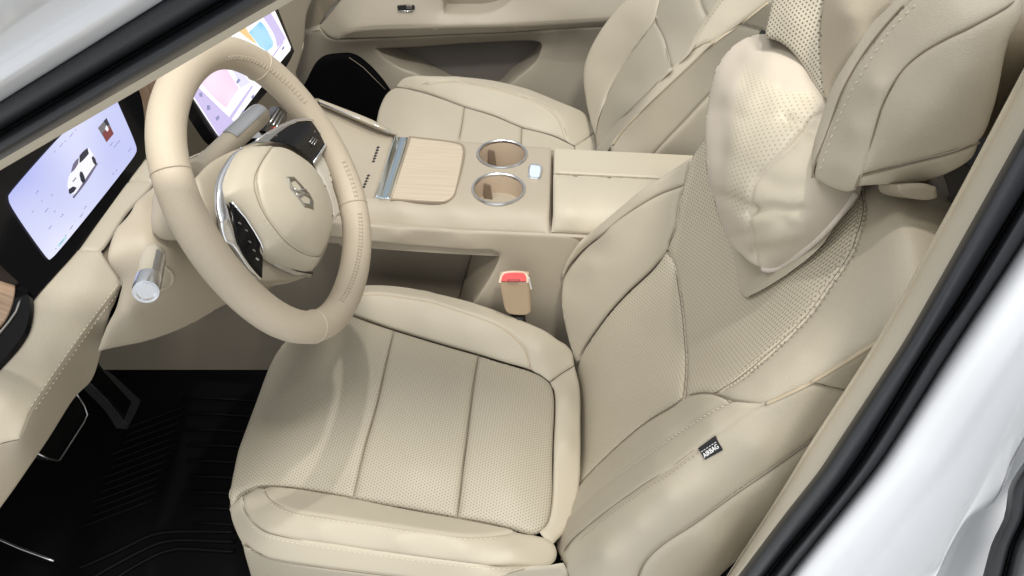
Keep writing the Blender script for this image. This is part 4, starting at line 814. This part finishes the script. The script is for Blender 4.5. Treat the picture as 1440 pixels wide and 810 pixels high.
xx, yy, dd = frame_of(ax); side = CR * .75 + CU * .0 - CF * .65; side -= dd * (side @ dd); side /= np.linalg.norm(side); up2 = np.cross(dd, side)
V = []; Fs = []
for k in range(9):
    a = -1.0 + 1.6 * k / 8
    for h in (.84, 1.46): V.append(e0 - ax * .8 + ax * h + (cos(a) * side + sin(a) * up2) * rs * 1.03)
for k in range(8): Fs.append((2 * k, 2 * k + 1, 2 * k + 3, 2 * k + 2))
build('stalk_inlay', V, Fs, M['satin'], stl)
tcv = bvh([cvs])
for rr_, m_ in ((20, M['seam']), (16, M['plastic'])):
    pass
bt_ = [onto(tcv, 222 + 21 * cos(a), 391 + 17 * sin(a)) for a in np.linspace(-1.2, 1.5, 16)]
tube('stalk_boot', [h[0] for h in bt_ if h], .0022, M['plastic'], stl); tube('stalk_boot_gap', [h[0] + (h[0] - e0) * .12 for h in bt_ if h], .0012, M['seam'], stl)
# right stalk
g0 = P(296, 226, 'x-.40'); g1_ = P(368, 158, 'x-.38')
st2 = thing('gear_stalk', tuple(g0), 'silver tipped beige gear stalk right of the steering column, behind the wheel', 'stalk')
axg = g1_ - g0; Lg = np.linalg.norm(axg)
lathe('stalk_sleeve', g0 - axg * .2, axg, [(0, 0), (.013, 0), (.0135, Lg * .5), (.0145, Lg * 1.1), (.0135, Lg * 1.17), (.009, Lg * 1.2), (0, Lg * 1.2)], M['plastic'], st2, 28)
xx, yy, dd = frame_of(axg); sd = CO - g0; sd -= dd * (sd @ dd); sd /= np.linalg.norm(sd); up2 = np.cross(dd, sd); V = []; Fs = []
for k in range(9):
    a = (-.1 + 1.5 * k / 8)
    for h in (.55, .9, 1.1, 1.16): V.append(g0 - axg * .2 + axg * h * 1.0 + (cos(a) * sd - sin(a) * up2) * (.0148 if h < 1.15 else .0138))
for k in range(8):
    for j in range(3): Fs.append((4 * k + j, 4 * k + j + 1, 4 * k + 5 + j, 4 * k + 4 + j))
build('stalk_inlay', V, Fs, M['satin'], st2)

# ================================================================== screens
def rect_uv(o, sc=1): return o
di = thing('driver_display', P(100, 290, 's0'), 'wide black instrument display left of the wheel showing a small white car', 'display')
plate('display_bezel', pts('-60,300 0,372 49,418 110,350 206,219 200,142 190,112 140,130 60,190 -60,250', 's-.002'), M['black'], di, thick=.02, corner=30)
G_ = glow('display_lilac', (.44, .48, .90), 1.0, (.80, .82, 1.0), 5.)
scr = plate('display_screen', pts('14,284 13,275 18,268 92,185 152,130 156,129 160,133 170,154 192,208 192,213 189,219 76,360 70,365 66,361', 's0'), G_, di, thick=.001, corner=40)
def pic(nm, s, m, par, k=1, base='s'): return plate(nm, pts(s, f'{base}{.0005 * k:.4f}'), m, par, thick=.0003, corner=20)
gW = glow('pic_white', (.95, .95, 1.), 1.); gD = glow('pic_dark', (.03, .03, .05), 1.); gP = glow('pic_purple', (.17, .15, .24), 1.); gG = glow('pic_grey', (.30, .30, .55), 1.); gR = glow('pic_red', (.22, .05, .05), 1.); gGr = glow('pic_stone', (.18, .17, .18), 1.)
car = pic('car_picture', '95,262 97,249 100,243 105,240 108,228 112,222 123,212 125,208 128,213 133,220 136,231 134,235 125,246 117,258 107,272 100,273', gW, scr, 1)
pic('car_shadow', '136,229 138,230 121,257 104,279 102,277 108,270 118,255 128,240', gP, car, 2)
pic('car_window', '100,243 103,231 107,225 111,222 110,230 106,237', gP, car, 3); pic('car_window', '112,229 112,219 116,214 123,208 125,216 120,222 114,228', gD, car, 3)
for s in ('112,246 113,241 116,242 119,249 120,255 117,258 114,254', '129,222 131,219 134,223 136,230 134,232 131,228'): pic('car_wheel', s, gD, car, 4)
pic('car_grille', '97,266 103,262 108,264 104,270 99,273 97,271', gD, car, 4); pic('car_badge', '102,255 107,249 107,251 103,256', gP, car, 4)
tl = pic('map_tile', '138,180 150,166 160,188 150,200', gGr, scr, 1); pic('tile_patch', '144,187 151,181 155,178 160,188 150,200', gR, tl, 2); pic('tile_patch', '150,176 153,182 151,185 148,181', gW, tl, 3); pic('tile_patch', '146,170 150,166 154,175 151,178', gD, tl, 2)
for a, b, L in ((76, 214, 4), (84, 206, 8), (91, 199, 3), (98, 192, 9), (106, 183, 3), (154, 205, 8), (160, 207, 10), (165, 201, 6), (180, 213, 8), (158, 245, 5), (163, 240, 4), (50, 272, 7), (58, 283, 3), (72, 275, 5), (63, 298, 9), (76, 298, 4), (45, 298, 4), (68, 322, 8), (85, 305, 7), (92, 331, 2), (98, 322, 8), (112, 305, 8), (78, 350, 2.5), (84, 343, 9), (118, 293, 6)):
    d = np.array([.62, -.78]); n = np.array([.55, .83]); p = np.array([a, b]); q = [p, p + d * L, p + d * L + n * 1.5, p + n * 1.5]
    k = max(1, int(L / 2.6))
    for j in range(k):
        s0_, s1_ = p + d * L * j / k, p + d * (L * j / k + L / k * .66)
        plate('screen_glyph', [(x[0], x[1], 's0.0006') for x in (s0_, s1_, s1_ + n * (1.0 + .5 * (j % 2)), s0_ + n * (1.0 + .5 * (j % 2)))], gG if L != 2 else gD, scr, thick=.0003, corner=20)
pic('screen_glyph', '80,347 82,344 92,332 94,334 84,346', glow('pic_teal', (.45, .75, .80), 1.), scr, 1)

ct = thing('touchscreen', P(350, 150, 't-.02'), 'bright landscape touchscreen behind the steering wheel showing pastel map and cards', 'display')
plate('screen_bezel', pts('250,100 390,10 414,72 402,95 312,204 305,199 262,130', 't-.001'), M['black'], ct, thick=.018, corner=30)
gS = glow('screen_white', (1., .98, 1.), 1.15)
sc2 = plate('screen_panel', pts('262,122 300,60 386,14 388,18 409,66 408,71 395,87 312,195 308,191', 't0.0005'), gS, ct, thick=.001, corner=25)
def pt_(nm, s, m, par, k): return pic(nm, s, m, par, k, 't')
LIL = glow('screen_lilac', (.66, .58, .90), 1.0); 
pt_('side_column', '264,122 274,118 330,172 312,194 308,191', LIL, sc2, 3); pt_('map_picture', '281,116 300,96 316,92 336,124 318,152 306,142', glow('screen_pink', (1., .58, .80), 1.0, (.98, .86, 1.), 9.), sc2, 3)
pt_('card', '324,90 336,96 352,116 338,124', glow('screen_pale', (.80, .78, .95), 1.05), sc2, 3)
pt_('card', '350,45 366,30 372,36 384,58 384,65 376,72 366,66', glow('screen_blue', (.20, .60, .95), 1.0, (.45, .78, 1.), 20.), sc2, 3); pt_('card', '336,44 345,38 350,46 362,62 354,58', glow('screen_orange', (1., .66, .30), 1.0), sc2, 3)
pt_('side_column', '370,24 381,18 402,54 390,67 386,50', LIL, sc2, 3)
pt_('bar_line', '383,78 398,58 399.5,59.5 384.5,79.5', LIL, sc2, 4); pt_('bar_line', '314,176 354,120 356,122 318,180', LIL, sc2, 4)
for s in ('280,131 284,130 285,136 281,136', '291,148 295,148 296,154 291,155', '303,166 307,162 309,166 305,170', '353,136 358,132 357,137 354,139', '340,157 343,154 344,156 341,159', '326,174 329,171 330,173 327,176', '396,68 400,64 400,68 397,71', '332,115 336,110 338,113 334,118', '386,122 389,118 390,120 387,124'): pt_('screen_icon', s, gG, sc2, 5)

# ================================================================== steering wheel
sw_ = thing('steering_wheel', tuple(WC), 'beige leather steering wheel with chrome spokes and hexagonal emblem on its pad', 'steering wheel')
COF = [.1543, -.0253, -.0258, .0061, -.0176]; YW = -.0272
ew = np.array([-sin(WT), 0, cos(WT)]); lw = np.array([sin(YW), cos(YW), 0]); nw = np.cross(lw, ew); nw = nw if nw[0] > 0 else -nw
def rim_pt(t, dr_=0):
    r_ = COF[0] * (1 + sum(COF[k + 1] * cos((k + 1) * t) for k in range(4))) + dr_; return WC + ew * r_ * cos(t) + lw * r_ * sin(t)
ths = np.linspace(0, 2 * pi, 144, endpoint=False); path = np.array([rim_pt(t) for t in ths])
RR = .0176
tgs = np.roll(path, -1, 0) - np.roll(path, 1, 0); V = []; Fs = []; SG = 28
for i, t in enumerate(ths):
    d = tgs[i] / np.linalg.norm(tgs[i]); o_ = np.cross(d, nw); o_ = o_ if o_ @ (path[i] - WC) > 0 else -o_
    seam = min(abs((t - s + pi) % (2 * pi) - pi) for s in (.62, 2.42, 2 * pi - .62, 2 * pi - 2.45 + .0))
    rr_ = RR
    for k in range(SG):
        a = 2 * pi * k / SG; V.append(path[i] + o_ * rr_ * cos(a) + nw * rr_ * 1.04 * sin(a))
n = len(ths)
for i in range(n):
    j = (i + 1) % n
    for k in range(SG): Fs.append((i * SG + k, i * SG + (k + 1) % SG, j * SG + (k + 1) % SG, j * SG + k))
V = np.array(V); fnn = np.cross(V[Fs[0][1]] - V[Fs[0][0]], V[Fs[0][2]] - V[Fs[0][0]])
if fnn @ (V[Fs[0][0]] - path[0]) < 0: Fs = [f[::-1] for f in Fs]
rim = build('rim', V, Fs, M['wheel'], sw_)
def nearest_t(u, v): 
    q = px(path); return ths[np.argmin(np.hypot(q[:, 0] - u, q[:, 1] - v))]
for (u, v) in ((361, 92), (244, 242), (499, 288), (443, 462)):
    t = nearest_t(u, v); c = rim_pt(t); d = rim_pt(t + .02) - rim_pt(t - .02); x_, y_, d_ = frame_of(d)
    tube('rim_seam', [c + (RR * 1.012) * (cos(a) * x_ + sin(a) * y_) + nw * .0008 * sin(a) for a in np.linspace(0, 2 * pi, 32, endpoint=False)], .0009, M['lacing'], rim, 6, True)
# lacing along the inside of the rim
for t0, t1_ in ((nearest_t(300, 78), nearest_t(420, 145)), (nearest_t(475, 235), nearest_t(499, 285)), (nearest_t(503, 310), nearest_t(470, 440))):
    if t1_ < t0: t0, t1_ = t1_, t0
    if t1_ - t0 > pi: t0, t1_ = t1_, t0 + 2 * pi
    Vv = []; Ff = []; m = int((t1_ - t0) * .15 / .0056)
    for i in range(m):
        t = t0 + (t1_ - t0) * i / m
        for sg in (-1, 1):
            pth = []
            for s in np.linspace(0, 1, 4):
                tt = t + sg * .012 * (s - .5) * 1.5; c = rim_pt(tt); d = rim_pt(tt + .01) - rim_pt(tt - .01); d /= np.linalg.norm(d); o_ = np.cross(d, nw); o_ = o_ if o_ @ (c - WC) > 0 else -o_
                a = radians(122 + 16 * s); pth.append(c + RR * 1.015 * (o_ * cos(a) + nw * 1.04 * sin(a)))
            v_, f_ = tube_geo(pth, .0004, 5); kk = sum(len(x) for x in Vv); Vv.append(v_); Ff += [tuple(i2 + kk for i2 in g) for g in f_]
    build('rim_lacing', np.concatenate(Vv), Ff, M['lacing'], rim)
# hub: spokes, chrome, pads, airbag cover
panel('hub_cover', pts('277,249,w-.02 300,226,w-.02 326,212,w-.015 343,206,w-.005 390,196,w-.01 430,215,w-.01 462,262,w-.01 470,310,w-.01 456,362,w-.015 427,391,w-.02 371,398,w-.014 340,372,w-.015 312,338,w-.012 300,322,w-.012 285,290,w-.016'), M['plastic'], sw_, r=.006, dep=.004, sp=6, skirt=.05)
panel('lower_spoke', pts('369,352,w.0 400,372,w.0 436,384,w-.002 436,387,w-.004 428,391,w-.006 371,398,w-.004 369,394,w-.002'), M['plastic'], sw_, r=.003, dep=.002, sp=4, skirt=.03)
panel('right_spoke', pts('440,224,w-.004 452,212,w-.006 466,245,w-.008 474,285,w-.012 480,300,w-.014 470,310,w-.012 462,270,w-.006'), mat('pale_spoke', (.55, .52, .45), .4), sw_, r=.004, dep=.003, sp=4, skirt=.03)
panel('chrome_spoke', pts('343,205,w.004 328,213,w.003 314,231,w.004 306,247,w.004 302,264,w.004 304,293,w.004 310,324,w.003 318,342,w.003 324,345,w.003 349,380,w.0 368,396,w-.002 370,392,w-.001 352,370,w.003 337,347,w.006 330,322,w.007 324,300,w.008 318,276,w.009 315,262,w.009 318,246,w.009 328,224,w.008'), M['brightmetal'], sw_, r=.004, dep=.003, sp=3.5, ctrl=pts('310,270,w.010 315,310,w.009'), skirt=.02)
lp = panel('left_button_pad', pts('322,284,w.006 328,285,w.009 345,308,w.010 366,342,w.009 370,354,w.006 369.5,391,w-.001 352,369,w.003 337,346,w.005 330,318,w.006'), M['black'], sw_, r=.002, dep=.001, sp=4, skirt=.015)
tube('pad_edge', [P(a, b, 'w.011') for a, b in ((326, 284), (345, 306), (358, 326), (367, 342), (371, 354))], .0014, M['chrome'], lp)
up = panel('right_button_pad', pts('379,198,w.004 396,184,w.004 414,173,w.004 428,170,w.004 439,171,w.004 451,178,w.003 463,189,w.002 464,193,w.001 452,210,w.002 440,228,w.003 419,212,w.008 401,202,w.008'), M['black'], sw_, r=.002, dep=.001, sp=4, skirt=.015)
tube('pad_edge', [P(a, b, s) for a, b, s in pts('361,198,w.006 378,187,w.005 396,177,w.005 412,170,w.005 428,168,w.005 441,169,w.005 452,176,w.004 464,188,w.003 465,193,w.002 453,211,w.003 441,229,w.003')], .0018, M['chrome'], up)
plate('pad_trim', pts('342,206 360,198 406,171 425,168.5 410,174 390,187 376,199 362,200', 'w.0055'), M['satin'], sw_, thick=.004, corner=60)
for a, b in ((336, 312), (345, 322), (350, 338), (356, 350), (361, 362), (340, 304)):
    plate('button_mark', pts(f'{a},{b} {a + 3},{b + 2} {a + 3.6},{b + 4} {a + .6},{b + 2}', 'w.0095'), M['satin'], lp, thick=.0015)
for a, b in ((430, 183), (419, 192), (442, 184), (388, 190), (389, 198), (431, 206), (434, 212), (450, 186)):
    plate('button_mark', pts(f'{a},{b} {a + 1.6},{b} {a + 1.6},{b + 1.6} {a},{b + 1.6}', 'w.0045'), M['satin'], up, thick=.001)
plate('scroll_wheel', pts('433,200 440,190 448,195 440,206', 'w.0055'), M['blackm'], up, thick=.003)
for k in range(3): tube('scroll_mark', [P(435.5 + k * 3, 200 + k * 1.8, 'w.006'), P(440 + k * 3, 193 + k * 1.8, 'w.006')], .0006, M['satin'], up)
ao = pts('343,206 361,200 383,200 401,203 419,213 439,229 457,256 468,284 472,307 469,329 456,362 447,379 439,382 416,378 389,368 371,353 366,338 346,304 328,284 319,273 318,256 323,236 332,218', 'w.012')
ab = panel('airbag_cover', ao, M['leather'], sw_, r=.014, dep=.010, sp=5, bulge=.012, skirt=.03, ctrl=pts('400,280,w.024 380,250,w.022 420,320,w.022'),
      creases=[(pts('394,203 386,205 374,218 361,240 357,256 359,271 370,298 388,324 402,340 420,353 436,360 447,361 453,357 460,345 467,330'), .0014, .0016)])
stitches('cover_stitching', pts('368,302 385,328 400,344 418,357'), [ab], T, sw_, .003, .003, .0005)
tube('cover_gap', [P(a, b, 'w.004') for a, b in ((367, 345), (372, 355), (390, 370), (416, 380), (438, 384.5))], .0022, M['black'], sw_)
tube('cover_trim', [P(a, b, 'w.003') for a, b in ((369, 352), (378, 365), (392, 374), (416, 384), (436, 387))], .0026, M['satin'], sw_)
# emblem: long hexagon ring with a linked crossbar
ta = bvh([ab])
def em(u, v, lift=.0012):
    h = onto(ta, u, v); return h[0] + h[1] * lift
eo = [(402, 249), (412, 248.5), (435.5, 272.5), (441, 284.5), (441, 295), (428, 291.5), (407.5, 265)]
ce = np.mean(eo, 0); ei = [tuple(np.array(o) + (ce - o) / np.linalg.norm(ce - o) * w_) for o, w_ in zip(eo, (10, 6.5, 6, 6, 10, 6.5, 6))]
V = [em(a, b, .0004) for a, b in eo] + [em(a, b, .0018) for a, b in [(o[0] * .55 + i[0] * .45, o[1] * .55 + i[1] * .45) for o, i in zip(eo, ei)]] + [em(a, b, .0004) for a, b in ei]
Fs = [(k * 7 + i, k * 7 + (i + 1) % 7, (k + 1) * 7 + (i + 1) % 7, (k + 1) * 7 + i) for k in range(2) for i in range(7)]
emb = build('emblem', V, Fs, mat('brushed_emblem', (.40, .375, .32), .38, 1), ab, shade=False)
for q_ in (((412, 266), (419, 270.5), (424, 267), (429, 268)), ((415, 273), (420, 277), (425, 272.5), (433, 276))):      # the two hooks of the linked crossbar
    tube('emblem_bar', [em(*k, .0014) for k in q_], .0011, M['satin'], ab)
cord('cover_seam', pts('394,203 386,205 374,218 361,240 357,256 359,271 370,298 388,324 402,340 420,353 436,360 447,361 453,357 460,345 467,330'), [ab], M['seam'], ab, .0005, .0)
print('verts', sum(len(o.data.vertices) for o in bpy.data.objects if o.type == 'MESH'))
